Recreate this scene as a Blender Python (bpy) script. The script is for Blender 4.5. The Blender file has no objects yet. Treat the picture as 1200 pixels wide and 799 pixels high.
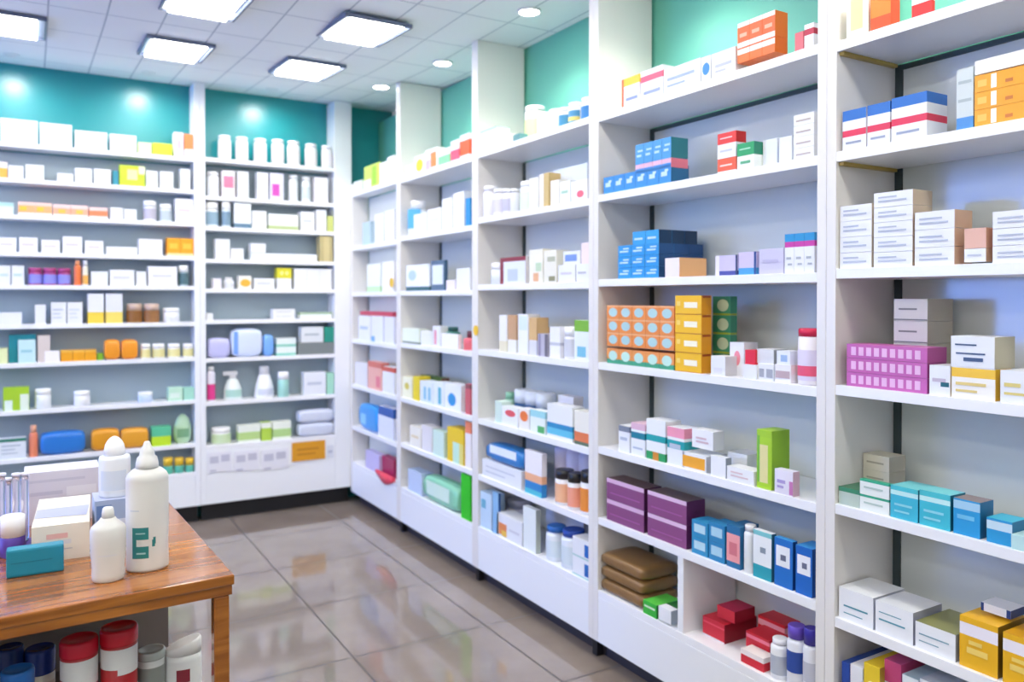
import bpy, bmesh, math, random
import numpy as np
from mathutils import Vector
random.seed(7)
C = bpy.context.scene.collection
PI = math.pi

# ------------------------------------------------------------------ camera
# world: origin on the floor below the camera, +Y along the right-hand shelving, +X along the back wall
EYE = 1.35
F, YAW, PITCH, SHIFT = 934.95, 0.53923, -0.0104, 41.08
fw = np.array([math.sin(YAW)*math.cos(PITCH), math.cos(YAW)*math.cos(PITCH), math.sin(PITCH)])
rt = np.array([math.cos(YAW), -math.sin(YAW), 0.0]); up = np.cross(rt, fw)
CY = 399.5 - SHIFT
def ray(u, v): return rt*(u-600)/F - up*(v-CY)/F + fw
def onX(u, v, X): d = ray(u, v); p = d*X/d[0]; p[2] += EYE; return p
def onY(u, v, Y): d = ray(u, v); p = d*Y/d[1]; p[2] += EYE; return p
def onZ(u, v, Z): d = ray(u, v); p = d*(Z-EYE)/d[2]; p[2] += EYE; return p

cam = bpy.data.cameras.new('camera'); co = bpy.data.objects.new('camera', cam); C.objects.link(co)
co.location = (0, 0, EYE)
co.rotation_euler = (PI/2 + PITCH, 0, -YAW)
cam.sensor_width = 36; cam.lens = F/1200*36; cam.shift_y = -SHIFT/1200; cam.clip_start = .05
cam.dof.use_dof = True; cam.dof.focus_distance = 1.9; cam.dof.aperture_fstop = 2.6
bpy.context.scene.camera = co

# ------------------------------------------------------------------ materials
_m = {}
def lin(c): return tuple(x/12.92 if x <= .04045 else ((x+.055)/1.055)**2.4 for x in c)
def hexc(h): return tuple(int(h[i:i+2], 16)/255 for i in (0, 2, 4))
def M(h, rough=.45, metal=0, coat=0, trans=0, alpha=1, emit=0):
    k = (h, rough, metal, coat, trans, alpha, emit)
    if k in _m: return _m[k]
    m = bpy.data.materials.new('paint_'+h); m.use_nodes = True
    b = m.node_tree.nodes['Principled BSDF']
    c = lin(hexc(h))+(1,)
    b.inputs['Base Color'].default_value = c
    b.inputs['Roughness'].default_value = rough
    b.inputs['Metallic'].default_value = metal
    b.inputs['Coat Weight'].default_value = coat
    b.inputs['Transmission Weight'].default_value = trans
    b.inputs['Alpha'].default_value = alpha
    if emit:
        b.inputs['Emission Color'].default_value = c; b.inputs['Emission Strength'].default_value = emit
    # a faint procedural unevenness in the gloss
    n = m.node_tree.nodes; l = m.node_tree.links
    tn = n.new('ShaderNodeTexNoise'); tn.inputs['Scale'].default_value = 18
    mr = n.new('ShaderNodeMapRange'); mr.inputs['To Min'].default_value = max(0, rough-.015); mr.inputs['To Max'].default_value = min(1, rough+.015)
    l.new(tn.outputs['Fac'], mr.inputs['Value']); l.new(mr.outputs['Result'], b.inputs['Roughness'])
    _m[k] = m; return m

def grid_mat(name, base, line, px, py, x0, y0, w, rough, noise_amt=.06, nscale=3, line_rough=None, dark=None):
    m = bpy.data.materials.new(name); m.use_nodes = True
    n = m.node_tree.nodes; l = m.node_tree.links; b = n['Principled BSDF']
    g = n.new('ShaderNodeNewGeometry'); s = n.new('ShaderNodeSeparateXYZ'); l.new(g.outputs['Position'], s.inputs[0])
    def mm(op, a, bb):
        x = n.new('ShaderNodeMath'); x.operation = op
        for i, q in enumerate((a, bb)):
            if q is None: continue
            if isinstance(q, (int, float)): x.inputs[i].default_value = q
            else: l.new(q, x.inputs[i])
        return x.outputs[0]
    def near(o, p, o0):
        a = mm('SUBTRACT', o, o0); a = mm('DIVIDE', a, p); a = mm('FRACT', a, None); a = mm('SUBTRACT', a, .5); a = mm('ABSOLUTE', a, None)
        return mm('GREATER_THAN', a, .5 - w/p/2)
    fac = mm('MAXIMUM', near(s.outputs[0], px, x0), near(s.outputs[1], py, y0))
    tn = n.new('ShaderNodeTexNoise'); tn.inputs['Scale'].default_value = nscale; tn.inputs['Detail'].default_value = 6
    l.new(g.outputs['Position'], tn.inputs['Vector'])
    mx = n.new('ShaderNodeMixRGB'); mx.inputs[1].default_value = lin(hexc(base))+(1,); mx.inputs[2].default_value = lin(hexc(dark or base))+(1,)
    l.new(tn.outputs['Fac'], mx.inputs[0])
    m2 = n.new('ShaderNodeMixRGB'); m2.inputs[2].default_value = lin(hexc(line))+(1,)
    l.new(fac, m2.inputs[0]); l.new(mx.outputs[0], m2.inputs[1]); l.new(m2.outputs[0], b.inputs['Base Color'])
    r = n.new('ShaderNodeMapRange'); r.inputs['To Min'].default_value = rough; r.inputs['To Max'].default_value = line_rough or rough
    l.new(fac, r.inputs['Value']); l.new(r.outputs['Result'], b.inputs['Roughness'])
    return m

def wood_mat(name, a, bcol, rough, scale=(1.2, 14, 14)):
    m = bpy.data.materials.new(name); m.use_nodes = True
    n = m.node_tree.nodes; l = m.node_tree.links; b = n['Principled BSDF']
    t = n.new('ShaderNodeTexCoord'); mp = n.new('ShaderNodeMapping'); mp.inputs['Scale'].default_value = scale
    l.new(t.outputs['Object'], mp.inputs['Vector'])
    tn = n.new('ShaderNodeTexNoise'); tn.inputs['Scale'].default_value = 2.2; tn.inputs['Detail'].default_value = 8; tn.inputs['Distortion'].default_value = 1.2
    l.new(mp.outputs[0], tn.inputs['Vector'])
    cr = n.new('ShaderNodeValToRGB'); cr.color_ramp.elements[0].position = .35; cr.color_ramp.elements[1].position = .65
    cr.color_ramp.elements[0].color = lin(hexc(a))+(1,); cr.color_ramp.elements[1].color = lin(hexc(bcol))+(1,)
    l.new(tn.outputs['Fac'], cr.inputs[0]); l.new(cr.outputs[0], b.inputs['Base Color'])
    b.inputs['Roughness'].default_value = rough; b.inputs['Coat Weight'].default_value = .6; b.inputs['Coat Roughness'].default_value = .08
    return m

WHITE = M('eef0f4', .35)
PANEL = M('e6e3e0', .35)
SHELFW = M('f1f2f6', .3)
GREEN = M('0a8a90', .34, coat=.3); GREEN.node_tree.nodes['Principled BSDF'].inputs['Coat Roughness'].default_value = .3
GREENR = M('5eac99', .34)
GLASS = M('dbe0dd', .16, coat=.2)
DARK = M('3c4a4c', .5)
BLACK = M('16161a', .5)
WALLW = M('b4b8bd', .7)
CEIL = grid_mat('ceiling_tile', 'f3f5f8', 'b4bcc8', .2167, .4, .055, 3.02, .007, .8, dark='eaeef3', nscale=2)
FLOOR = grid_mat('floor_tile', '968a81', '453e3a', .565, .565, 1.02, 2.30, .008, .07, dark='6a5e56', nscale=2.6, line_rough=.5)
FLOOR.node_tree.nodes['Principled BSDF'].inputs['IOR'].default_value = 1.75
WOOD = wood_mat('table_wood', '84470f', 'b46e26', .16)

# ------------------------------------------------------------------ mesh helpers
def mk(name, bm, mats, parent=None, loc=(0, 0, 0), rz=0, smooth=False):
    me = bpy.data.meshes.new(name); bm.to_mesh(me); bm.free()
    for m in (mats if isinstance(mats, (list, tuple)) else [mats]): me.materials.append(m)
    if smooth:
        for p in me.polygons: p.use_smooth = True
    o = bpy.data.objects.new(name, me); C.objects.link(o)
    o.location = loc; o.rotation_euler = (0, 0, rz)
    if parent: o.parent = parent
    return o
def empty(name, loc=(0, 0, 0), rz=0):
    o = bpy.data.objects.new(name, None); C.objects.link(o); o.location = loc; o.rotation_euler = (0, 0, rz); o.empty_display_size = .05
    return o
def tag(o, label, cat, group=None):
    o['label'] = label; o['category'] = cat
    if group: o['group'] = group
    return o
def struct(o): o['kind'] = 'structure'; return o
def bx(bm, x0, x1, y0, y1, z0, z1, mi=0):
    vs = [bm.verts.new(p) for p in ((x0,y0,z0),(x1,y0,z0),(x1,y1,z0),(x0,y1,z0),(x0,y0,z1),(x1,y0,z1),(x1,y1,z1),(x0,y1,z1))]
    for f in ((0,3,2,1),(4,5,6,7),(0,1,5,4),(1,2,6,5),(2,3,7,6),(3,0,4,7)):
        fc = bm.faces.new([vs[i] for i in f]); fc.material_index = mi
def box(name, x0, x1, y0, y1, z0, z1, m, parent=None, bev=0, **k):
    bm = bmesh.new(); bx(bm, x0, x1, y0, y1, z0, z1)
    if bev: bmesh.ops.bevel(bm, geom=bm.edges[:], offset=bev, segments=2, affect='EDGES', profile=.6)
    return mk(name, bm, m, parent, **k)
def lathe(prof, n=24, sy=1, cap=True):
    """prof: list of (r, z, material index of the ring above)"""
    bm = bmesh.new(); rings = []
    for p in prof:
        rings.append([bm.verts.new((p[0]*math.cos(2*PI*i/n), p[0]*sy*math.sin(2*PI*i/n), p[1])) for i in range(n)])
    for k in range(len(rings)-1):
        for i in range(n):
            f = bm.faces.new((rings[k][i], rings[k][(i+1) % n], rings[k+1][(i+1) % n], rings[k+1][i]))
            f.material_index = prof[k][2] if len(prof[k]) > 2 else 0; f.smooth = True
    f = bm.faces.new(rings[0][::-1]); f = bm.faces.new(rings[-1]); f.material_index = prof[-2][2] if len(prof[-2]) > 2 else 0
    return bm
def curved_patch(bm, r, sy, a0, a1, z0, z1, mi, n=8):
    """a printed patch lying on an (elliptical) bottle wall, angles in degrees, -90 faces the viewer"""
    rr = r*1.012+.0003; lo = []; hi = []
    for i in range(n+1):
        a = math.radians(a0+(a1-a0)*i/n)
        lo.append(bm.verts.new((rr*math.cos(a), rr*sy*math.sin(a), z0))); hi.append(bm.verts.new((rr*math.cos(a), rr*sy*math.sin(a), z1)))
    for i in range(n):
        f = bm.faces.new((lo[i], lo[i+1], hi[i+1], hi[i])); f.material_index = mi; f.smooth = True

# ------------------------------------------------------------------ the room
def ceil_z(Y): return EYE + 1.205 + max(0, Y-3.9)*.066
XW, YB = 2.045, 5.21
XL, YN = -3.2, -1.8
struct(box('floor', XL, XW+.1, YN, YB+.1, -.1, 0, FLOOR))
bm = bmesh.new()
ys = [YN, 3.3, 3.7, 3.9, 4.1, 4.5, YB+.1]
top = []; bot = []
for y in ys:
    z = EYE+1.205 + (0 if y <= 3.7 else (.066*(y-3.9) if y > 4.0 else .004))
    bot.append([bm.verts.new((XL-.1, y, z)), bm.verts.new((XW+.1, y, z))]); top.append([bm.verts.new((XL-.1, y, z+.12)), bm.verts.new((XW+.1, y, z+.12))])
for i in range(len(ys)-1):
    bm.faces.new((bot[i][0], bot[i+1][0], bot[i+1][1], bot[i][1])); bm.faces.new((top[i][0], top[i][1], top[i+1][1], top[i+1][0]))
    for s in (0, 1): bm.faces.new((bot[i][s], top[i][s], top[i+1][s], bot[i+1][s]))
bm.faces.new((bot[0][0], bot[0][1], top[0][1], top[0][0])); bm.faces.new((bot[-1][0], top[-1][0], top[-1][1], bot[-1][1]))
struct(mk('ceiling', bm, CEIL))
struct(box('wall_right', XW, XW+.1, YN, YB, 0, EYE+1.205, GREENR))
struct(box('wall_back', XL, XW+.1, YB, YB+.1, 0, ceil_z(YB), GREEN))
struct(box('wall_front', XL, XW+.1, YN-.1, YN, 0, EYE+1.205, WALLW))
# wall on the far side of the room, outside the frame, with an opening for an added blue glow
bm = bmesh.new()
bx(bm, XL-.1, XL, YN, 3.3, 0, EYE+1.205); bx(bm, XL-.1, XL, 5.0, YB, 0, EYE+1.205)
bx(bm, XL-.1, XL, 3.3, 5.0, 0, .8); bx(bm, XL-.1, XL, 3.3, 5.0, 2.4, EYE+1.205)
struct(mk('wall_left', bm, WALLW))
struct(box('blue_fill_panel', XL-.08, XL-.05, 3.3, 5.0, .8, 2.4, M('6f9dff', .5, emit=11)))  # unseen glowing panel, added to tint the left of the room blue

# ------------------------------------------------------------------ shelving
BAYN = {'R5': 'the nearest bay', 'R4': 'the second bay', 'R3': 'the third bay', 'R2': 'the fourth bay', 'R1': 'the corner bay',
        'B2': 'the right back bay', 'B1': 'the left back bay'}
ZS = {'R5': [.661,.377,.075,-.226,-.535,-.83,-1.08],
      'R4': [.671,.377,.067,-.238,-.548,-.81,-1.08],
      'R3': [.677,.371,.06,-.242,-.565,-.829,-1.072],
      'R2': [.673,.345,.037,-.255,-.563,-.822,-1.076],
      'R1': [.68,.331,.034,-.27,-.565,-.836,-1.073],
      'B2': [.842,.612,.428,.233,.054,-.135,-.366,-.628,-.894],
      'B1': [.832,.641,.446,.246,.069,-.145,-.354,-.609,-.869,-1.041]}
TH = .026; PT = .029
SX = 1.78
def r_bay(key, Y0, Y1, depth, label, low_far=False):
    """one unit of the right-hand shelving between Y0 (near) and Y1 (far)"""
    root = empty('shelving_unit', (SX, (Y0+Y1)/2, 0)); tag(root, label, 'shelves', 'white shelving units along the right wall')
    ox, oy = SX, (Y0+Y1)/2
    def b(n, x0, x1, y0, y1, z0, z1, m, bev=0): return box(n, x0-ox, x1-ox, y0-oy, y1-oy, z0, z1, m, root, bev)
    zs = ZS[key]; xb = SX+depth
    def cz(y): return EYE + 1.205 + max(0, y-3.95)*.066 - .002
    zb = EYE-1.272
    b('side_panel', SX, xb+.006, Y0+.0005, Y0+PT, zb, cz(Y0), PANEL, .0015)
    b('side_panel', SX, xb+.006, Y1-PT, Y1-.0005, zb, (EYE+zs[0]+.06) if low_far else cz(Y1-PT), PANEL, .0015)
    for z in zs: b('shelf', SX+.002, xb-.006, Y0+PT, Y1-PT, EYE+z-TH, EYE+z, SHELFW, .001)
    b('back_panel', xb, xb+.006, Y0+PT+.004, Y1-PT-.023, zb, EYE+zs[0]-.03, GLASS)
    if depth > .2:
        b('slotted_upright', xb-.004, xb+.004, Y1-PT-.022, Y1-PT-.001, zb, EYE+zs[0]-TH-.001, DARK)
        if key == 'R5':
            for z in zs[:2]: b('shelf_bracket', SX+.012, xb-.012, Y1-PT-.014, Y1-PT-.0005, EYE+z-TH-.009, EYE+z-TH-.0005, M('b59c4e', .45))
        for z in (zs[:1] if key in ('R4', 'R5') else ()): b('gap_shadow_strip', xb-.0055, xb-.0005, Y0+PT+.001, Y1-PT-.018, EYE+z-TH-.016, EYE+z-TH-.002, DARK)  # dark strip standing in for the shadow gap behind the top shelf
    b('drawer_front', SX+.001, SX+.019, Y0+PT+.0005, Y1-PT-.0005, zb, EYE+zs[-1]-TH-.001, WHITE, .001)
    b('base_board', SX+.02, xb, Y0+PT, Y1-PT, zb+.004, zb+.02, WHITE)
    b('toe_shadow_board', SX+.062, SX+.074, Y0+.002, Y1-.002, .001, zb+.003, M('35323c', .5))  # dark colour paints in the shadow band below the base
    for x, y in ((SX+.028, Y0+.012), (SX+.08, Y1-.05)): b('foot', x, x+.03, y, y+.03, .001, zb, BLACK, .003)
    return root
Yb = [.43, 1.372, 2.387, 3.316, 4.237, 5.04]
rb = {}
rb['R5'] = r_bay('R5', Yb[0], Yb[1], .25, 'nearest white shelving unit, cut by the picture edge, blue and yellow cartons low down')
rb['R4'] = r_bay('R4', Yb[1], Yb[2], .25, 'white shelving unit with orange, yellow and purple cartons and a small divider at the bottom')
rb['R3'] = r_bay('R3', Yb[2], Yb[3], .25, 'middle white shelving unit of the long side wall, blue capped bottles on its bottom shelf')
rb['R2'] = r_bay('R2', Yb[3], Yb[4], .25, 'white shelving unit with the vivid green box on its bottom shelf')
rb['R1'] = r_bay('R1', Yb[4], Yb[5], .11, 'narrow shallow white shelving unit in the far corner of the room', low_far=True)
# the divider low in the second bay
yd = onX(799, 700, SX+.01)[1]
box('divider', 0.004, .24, yd-.013-(Yb[1]+Yb[2])/2, yd+.013-(Yb[1]+Yb[2])/2, EYE-1.08, EYE-.81-TH, WHITE, rb['R4'], .001)
YF = 5.05
def b_bay(key, X0, X1, label, t0, t1, plinth_top):
    root = empty('shelving_unit', ((X0+X1)/2, YF, 0)); tag(root, label, 'shelves', 'white shelving units along the back wall')
    ox, oy = (X0+X1)/2, YF
    def b(n, x0, x1, y0, y1, z0, z1, m, bev=0): return box(n, x0-ox, x1-ox, y0-oy, y1-oy, z0, z1, m, root, bev)
    zs = ZS[key]; yb = YB-.012; cz = ceil_z(YF)-.002; zb = EYE-1.245
    b('side_panel', X0, X0+t0, YF, yb+.008, zb, cz, WHITE, .0015)
    b('side_panel', X1-t1, X1, YF, yb+.008, zb, cz, WHITE, .0015)
    for z in zs: b('shelf', X0+t0, X1-t1, YF+.002, yb-.002, EYE+z-.024, EYE+z, SHELFW, .001)
    b('back_panel', X0+t0, X1-t1, yb, yb+.006, zb, EYE+zs[0]-.03, M('a3b4bf', .3))
    b('drawer_front', X0+t0+.0005, X1-t1-.0005, YF+.001, YF+.019, zb, EYE+plinth_top-.025, WHITE, .001)
    b('toe_shadow_board', X0+.01, X1-.01, YF+.05, YF+.07, .001, zb, BLACK)  # black board stands for the shaded gap above the floor
    return root
b_bay('B1', -.95, .849, 'wide white shelving unit on the back wall with orange packs and brown jars', .031, .031, -1.041)
b_bay('B2', .850, 1.792, 'white back wall shelving unit with seven white bottles on top and price cards below', .031, .115, -.894)

# ------------------------------------------------------------------ goods
def resolve(bay, u0, u1, vt, si, i, vb=None, d=None, u2=None):
    z0 = EYE + ZS[bay][si]
    um = (u0+u1)/2
    if bay[0] == 'R':
        XF = SX+.012+i
        y0 = onX(u0, 400, XF)[1]; y1 = onX(u1, 400, XF)[1]
        zt = onX(um, vt, XF)[2]
        if vb is not None: z0 = max(z0, onX(um, vb, XF)[2])
        if u2 is not None:
            q = ray(u2, 400); d = y1*q[0]/q[1] - XF
        return (y0+y1)/2, abs(y0-y1), z0, max(.008, zt-z0), XF, d
    P0 = onY(u0, 400, YF+.01+i); P1 = onY(u1, 400, YF+.01+i)
    zt = onY(um, vt, YF+.01+i)[2]
    if vb is not None: z0 = max(z0, onY(um, vb, YF+.01+i)[2])
    return (P0[0]+P1[0])/2, P1[0]-P0[0], z0, max(.008, zt-z0), YF+.01+i, d

ITEMS = []
def place(o, bay, a, f, d, z, jit=0):
    if bay[0] == 'R': o.location = (f+d/2, a, z); o.rotation_euler = (0, 0, -PI/2+jit)
    else: o.location = (a, f+d/2, z); o.rotation_euler = (0, 0, jit)

def carton(w, d, h, c, bands=(), top=None, side=None, pat=(), txt=None, bev=.0008):
    """folding carton: body with colour bands, printed label; front faces -Y, base centre at the origin"""
    cols = [c]; 
    def ix(x):
        if x not in cols: cols.append(x)
        return cols.index(x)
    lv = sorted({0, 1} | {b for t in bands for b in t[:2]})
    bm = bmesh.new(); x, y = w/2, d/2
    rings = [[bm.verts.new(p) for p in ((-x,-y,z*h),(x,-y,z*h),(x,y,z*h),(-x,y,z*h))] for z in lv]
    for k in range(len(lv)-1):
        zc = (lv[k]+lv[k+1])/2; cc = c; banded = False
        for b in bands:
            if b[0] <= zc <= b[1]: cc = b[2]; banded = True
        for i in range(4):
            f = bm.faces.new((rings[k][i], rings[k][(i+1) % 4], rings[k+1][(i+1) % 4], rings[k+1][i]))
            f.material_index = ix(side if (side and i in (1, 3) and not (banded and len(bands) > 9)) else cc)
    bm.faces.new(rings[0][::-1]); f = bm.faces.new(rings[-1]); f.material_index = ix(top or c)
    if bev: bmesh.ops.bevel(bm, geom=[e for e in bm.edges if e.calc_face_angle(0) > .5], offset=min(bev, h*.08), segments=1, affect='EDGES')
    o = mk('carton' if max(w, h) > .1 else 'medicine_box', bm, [M(q, .42) for q in cols])
    if pat or txt:
        bm = bmesh.new(); pc = []
        def pi(q):
            if q not in pc: pc.append(q)
            return pc.index(q)
        def rect(x0, x1, z0, z1, q, e, face='f'):
            if face == 'f': vs = [(-x+x0*w, -y-e, z0*h), (-x+x1*w, -y-e, z0*h), (-x+x1*w, -y-e, z1*h), (-x+x0*w, -y-e, z1*h)]
            else: vs = [(x+e, -y+x0*d, z0*h), (x+e, -y+x1*d, z0*h), (x+e, -y+x1*d, z1*h), (x+e, -y+x0*d, z1*h)]
            f = bm.faces.new([bm.verts.new(v) for v in vs]); f.material_index = pi(q)
        for ip, p in enumerate(pat):
            face = p[5] if len(p) > 5 else 'f'; e_ = .0005+.0001*(ip % 5)
            if face == 'o':      # a round patch
                n = 16; cx, cz = (p[0]+p[1])/2, (p[2]+p[3])/2
                vs = [bm.verts.new((-x+(cx+(p[1]-p[0])/2*math.cos(2*PI*k/n))*w, -y-e_, (cz+(p[3]-p[2])/2*math.sin(2*PI*k/n))*h)) for k in range(n)]
                f = bm.faces.new(vs); f.material_index = pi(p[4])
            else: rect(p[0], p[1], p[2], p[3], p[4], e_, face)
        if txt:
            for (x0, x1, z, t) in txt[1]:
                rect(x0, x1, z, z+t, txt[0], .0011)
        mk('printed_label', bm, [M(q, .45) for q in pc], o)
    return o

TXT2 = ((.12, .8, .62, .07), (.12, .6, .44, .06), (.12, .7, .26, .05))
TXT1 = ((.15, .8, .45, .12),)
TXT3 = ((.1, .85, .4, .09), (.1, .62, .22, .07))

def bottle(w, d, h, c, cap='f2f2f5', capf=.22, capw=.7, lab=None, labz=(.12, .6), sh=.1, stripe=None, neck=.8, kind='pill_bottle', rough=.35):
    r = w/2; hb = h*(1-capf); sy = 1
    prof = [(r*.93, 0), (r, h*.02), (r, hb-h*sh), (r*.96, hb-h*sh*.55), (r*capw*neck, hb-.0002)]
    o = mk(kind, lathe(prof, 20), M(c, rough))
    rc = r*capw
    mk('cap', lathe([(rc, hb-.0002), (rc, h*.985), (rc*.9, h)], 20), M(cap, .35), o)
    if lab:
        bm = bmesh.new(); curved_patch(bm, r, 1, -170, -10, labz[0]*h, labz[1]*h, 0, 12)
        mats = [M(lab, .5)]
        if stripe: curved_patch(bm, r*1.01, 1, -170, -10, (labz[0]+.08)*h, (labz[0]+.26)*h, 1, 12); mats.append(M(stripe, .5))
        mk('label', bm, mats, o)
    return o
def jar(w, d, h, c, cap='ffffff', capf=.3, lab=None, stripe=None, **k):
    return bottle(w, d, h, c, cap, capf, .97, lab, (.08, .62), .04, stripe, .96, kind='pill_jar', **k)
def pack(w, d, h, c, side=None, pat=(), puff=1):
    """soft plastic wrapped pack with bulging faces and pinched ends"""
    bm = bmesh.new(); n = 8
    bmesh.ops.create_cube(bm, size=1)
    bmesh.ops.subdivide_edges(bm, edges=bm.edges[:], cuts=n, use_grid_fill=True)
    for v in bm.verts:
        x, y, z = v.co
        px, py, pz = x*2, y*2, z*2
        f = 1-.16*(abs(px)**3.5)*puff
        q = .09
        v.co = Vector((x*w*(1-q*abs(pz)**4-q*.4*abs(py)**4), y*d*(1-q*abs(pz)**4), (z*f*(1-.2*abs(py)**4)+.5*f*0+.5)*h))
    zmin = min(v.co.z for v in bm.verts)
    for v in bm.verts: v.co.z -= zmin
    for f in bm.faces: f.smooth = True
    o = mk('soft_pack', bm, M(c, .32))
    if pat:
        bm = bmesh.new(); mats = []
        for p in pat:
            ns = 6; lo = []; hi = []
            for k in range(ns+1):
                xx = p[0]+(p[1]-p[0])*k/ns
                lo.append(bm.verts.new(((xx-.5)*w*.95, -d/2-.0008, p[2]*h))); hi.append(bm.verts.new(((xx-.5)*w*.95, -d/2-.0008, p[3]*h)))
            for k in range(ns):
                f = bm.faces.new((lo[k], lo[k+1], hi[k+1], hi[k])); f.material_index = len(mats)
            mats.append(M(p[4], .4))
        mk('printed_label', bm, mats, o)
    return o
def spray(w, d, h, c, cap='f2f2f5', lab=None):
    r = w*.42
    o = mk('spray_bottle', lathe([(r*.95, 0), (r, h*.03), (r*.95, h*.4), (r*.6, h*.68), (r*.3, h*.76)], 20), M(c, .35))
    bm = bmesh.new(); bx(bm, -r*.35, r*.35, -r*.3, r*.3, h*.76, h*.86); bx(bm, -r*1.05, r*.5, -r*.28, r*.28, h*.86, h)
    bmesh.ops.bevel(bm, geom=bm.edges[:], offset=r*.08, segments=1, affect='EDGES')
    mk('trigger_head', bm, M(cap, .4), o)
    if lab:
        bm = bmesh.new(); curved_patch(bm, r, 1, -150, -30, .1*h, .36*h, 0); mk('label', bm, M(lab, .4), o)
    return o
def conebottle(w, d, h, c, cap='f2f2f5', lab=None):
    r = w/2
    o = mk('pill_bottle', lathe([(r*.95, 0), (r, h*.04), (r*.9, h*.35), (r*.55, h*.74)], 20), M(c, .35))
    mk('cap', lathe([(r*.5, h*.74), (r*.48, h*.98), (r*.4, h)], 16), M(cap, .35), o)
    if lab:
        bm = bmesh.new(); curved_patch(bm, r*.98, 1, -140, -40, .1*h, .3*h, 0); mk('label', bm, M(lab, .4), o)
    return o
def eggpack(w, d, h, c, cap=None, lab=None):
    r = w/2
    prof = [(r*.6, 0), (r*.85, h*.08), (r, h*.35), (r*.93, h*.6), (r*.65, h*.85), (r*.25, h*.98), (r*.05, h)]
    o = mk('soft_pack', lathe(prof, 20, .5), M(c, .4))
    if lab:
        bm = bmesh.new(); curved_patch(bm, r*1.0, .5, -130, -50, .2*h, .5*h, 0); mk('printed_label', bm, M(lab, .4), o)
    return o
def tube(w, d, h, c, cap='ffffff', lab=None):
    """squeeze tube standing on its cap"""
    r = w/2; bm = bmesh.new(); n = 16; rings = []
    for z, rx, ry in ((.2, 1, .8), (.3, 1, .8), (.7, 1, .5), (.96, 1.02, .08), (1, 1.02, .08)):
        rings.append([bm.verts.new((r*rx*math.cos(2*PI*k/n), r*ry*math.sin(2*PI*k/n), z*h)) for k in range(n)])
    for a in range(4):
        for k in range(n):
            f = bm.faces.new((rings[a][k], rings[a][(k+1) % n], rings[a+1][(k+1) % n], rings[a+1][k])); f.smooth = True
    bm.faces.new(rings[0][::-1]); bm.faces.new(rings[-1])
    o = mk('cream_tube', bm, M(c, .35)); mk('cap', lathe([(r*.8, 0), (r*.85, h*.2)], 16), M(cap, .35), o); return o
def dark_jar(w, d, h, c, **k): return jar(w, d, h, c, **k)

MAKE = {'carton': carton, 'bottle': bottle, 'jar': jar, 'pack': pack, 'spray': spray, 'cone': conebottle, 'egg': eggpack, 'tube': tube}
CATS = {'carton': 'box', 'bottle': 'bottle', 'jar': 'jar', 'pack': 'pack', 'spray': 'bottle', 'cone': 'bottle', 'egg': 'pack', 'tube': 'tube'}

def copy_tree(o):
    c = o.copy(); C.objects.link(c)
    for ch in list(o.children):
        k = ch.copy(); C.objects.link(k); k.parent = c
    return c

DEPTH = {'R': .085, 'B': .075}
LIM = {'R5': (Yb[0]+PT+.002, Yb[1]-PT-.002), 'R4': (Yb[1]+PT+.002, Yb[2]-PT-.002), 'R3': (Yb[2]+PT+.002, Yb[3]-PT-.002),
       'R2': (Yb[3]+PT+.002, Yb[4]-PT-.002), 'R1': (Yb[4]+PT+.002, Yb[5]-PT-.002), 'B1': (-.9, .849-.033), 'B2': (.85+.033, 1.765-.09)}
def g(bay, si, u0, u1, vt, desc, c='f4f4f6', kind='carton', cols=1, rows=1, u2=None, d=None, i=0., vb=None, dn=1, jit=.0, **st):
    a, w, z, h, f, dd = resolve(bay, u0, u1, vt, si, i, vb, d, u2)
    if dd is None: dd = min(DEPTH[bay[0]], .085 if bay != 'R1' else .06)
    if kind in ('bottle', 'jar', 'spray', 'cone', 'tube', 'egg'): 
        dd = w/cols
    lim = (.235 if bay[0] == 'R' and bay != 'R1' else .1 if bay[0] == 'R' else .135)-i
    dd = max(.012, min(dd, lim))
    # goods stay between the panels and under the shelf above
    lo_, hi_ = LIM[bay]
    if a-w/2 < lo_: w = a+w/2-lo_; a = lo_+w/2
    if a+w/2 > hi_: w = hi_-(a-w/2); a = hi_-w/2
    if si > 0:
        h = min(h, EYE+ZS[bay][si-1]-TH-.004-z)
    cw = w/cols; rh = h/rows; cd = dd/dn
    gap = min(.0016, cw*.03)
    if kind in ('bottle', 'jar', 'spray', 'cone', 'tube'): cd = cw
    src = MAKE[kind](cw-gap, cd-.0008, rh-(.0008 if kind == 'carton' else 0), c, **st)
    first = True
    for q in range(dn):
        for r in range(rows):
            for k in range(cols):
                if q > 0 and k < cols-1 and r < rows-1: continue      # buried inside the block, nothing of it shows
                o = src if first else copy_tree(src); first = False
                s = (k+.5)/cols-.5
                aa = a - s*w if bay[0] == 'R' else a + s*w
                place(o, bay, aa, f+q*cd, cd, z+r*rh+.0003, jit if rows == 1 else 0)
                ITEMS.append(dict(o=o, bay=bay, si=si, desc=desc, pos=(-aa if bay[0] == 'R' else aa), z=z+r*rh, q=q, cat=CATS[kind]))
    return src

W = 'eaecf0'
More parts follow.
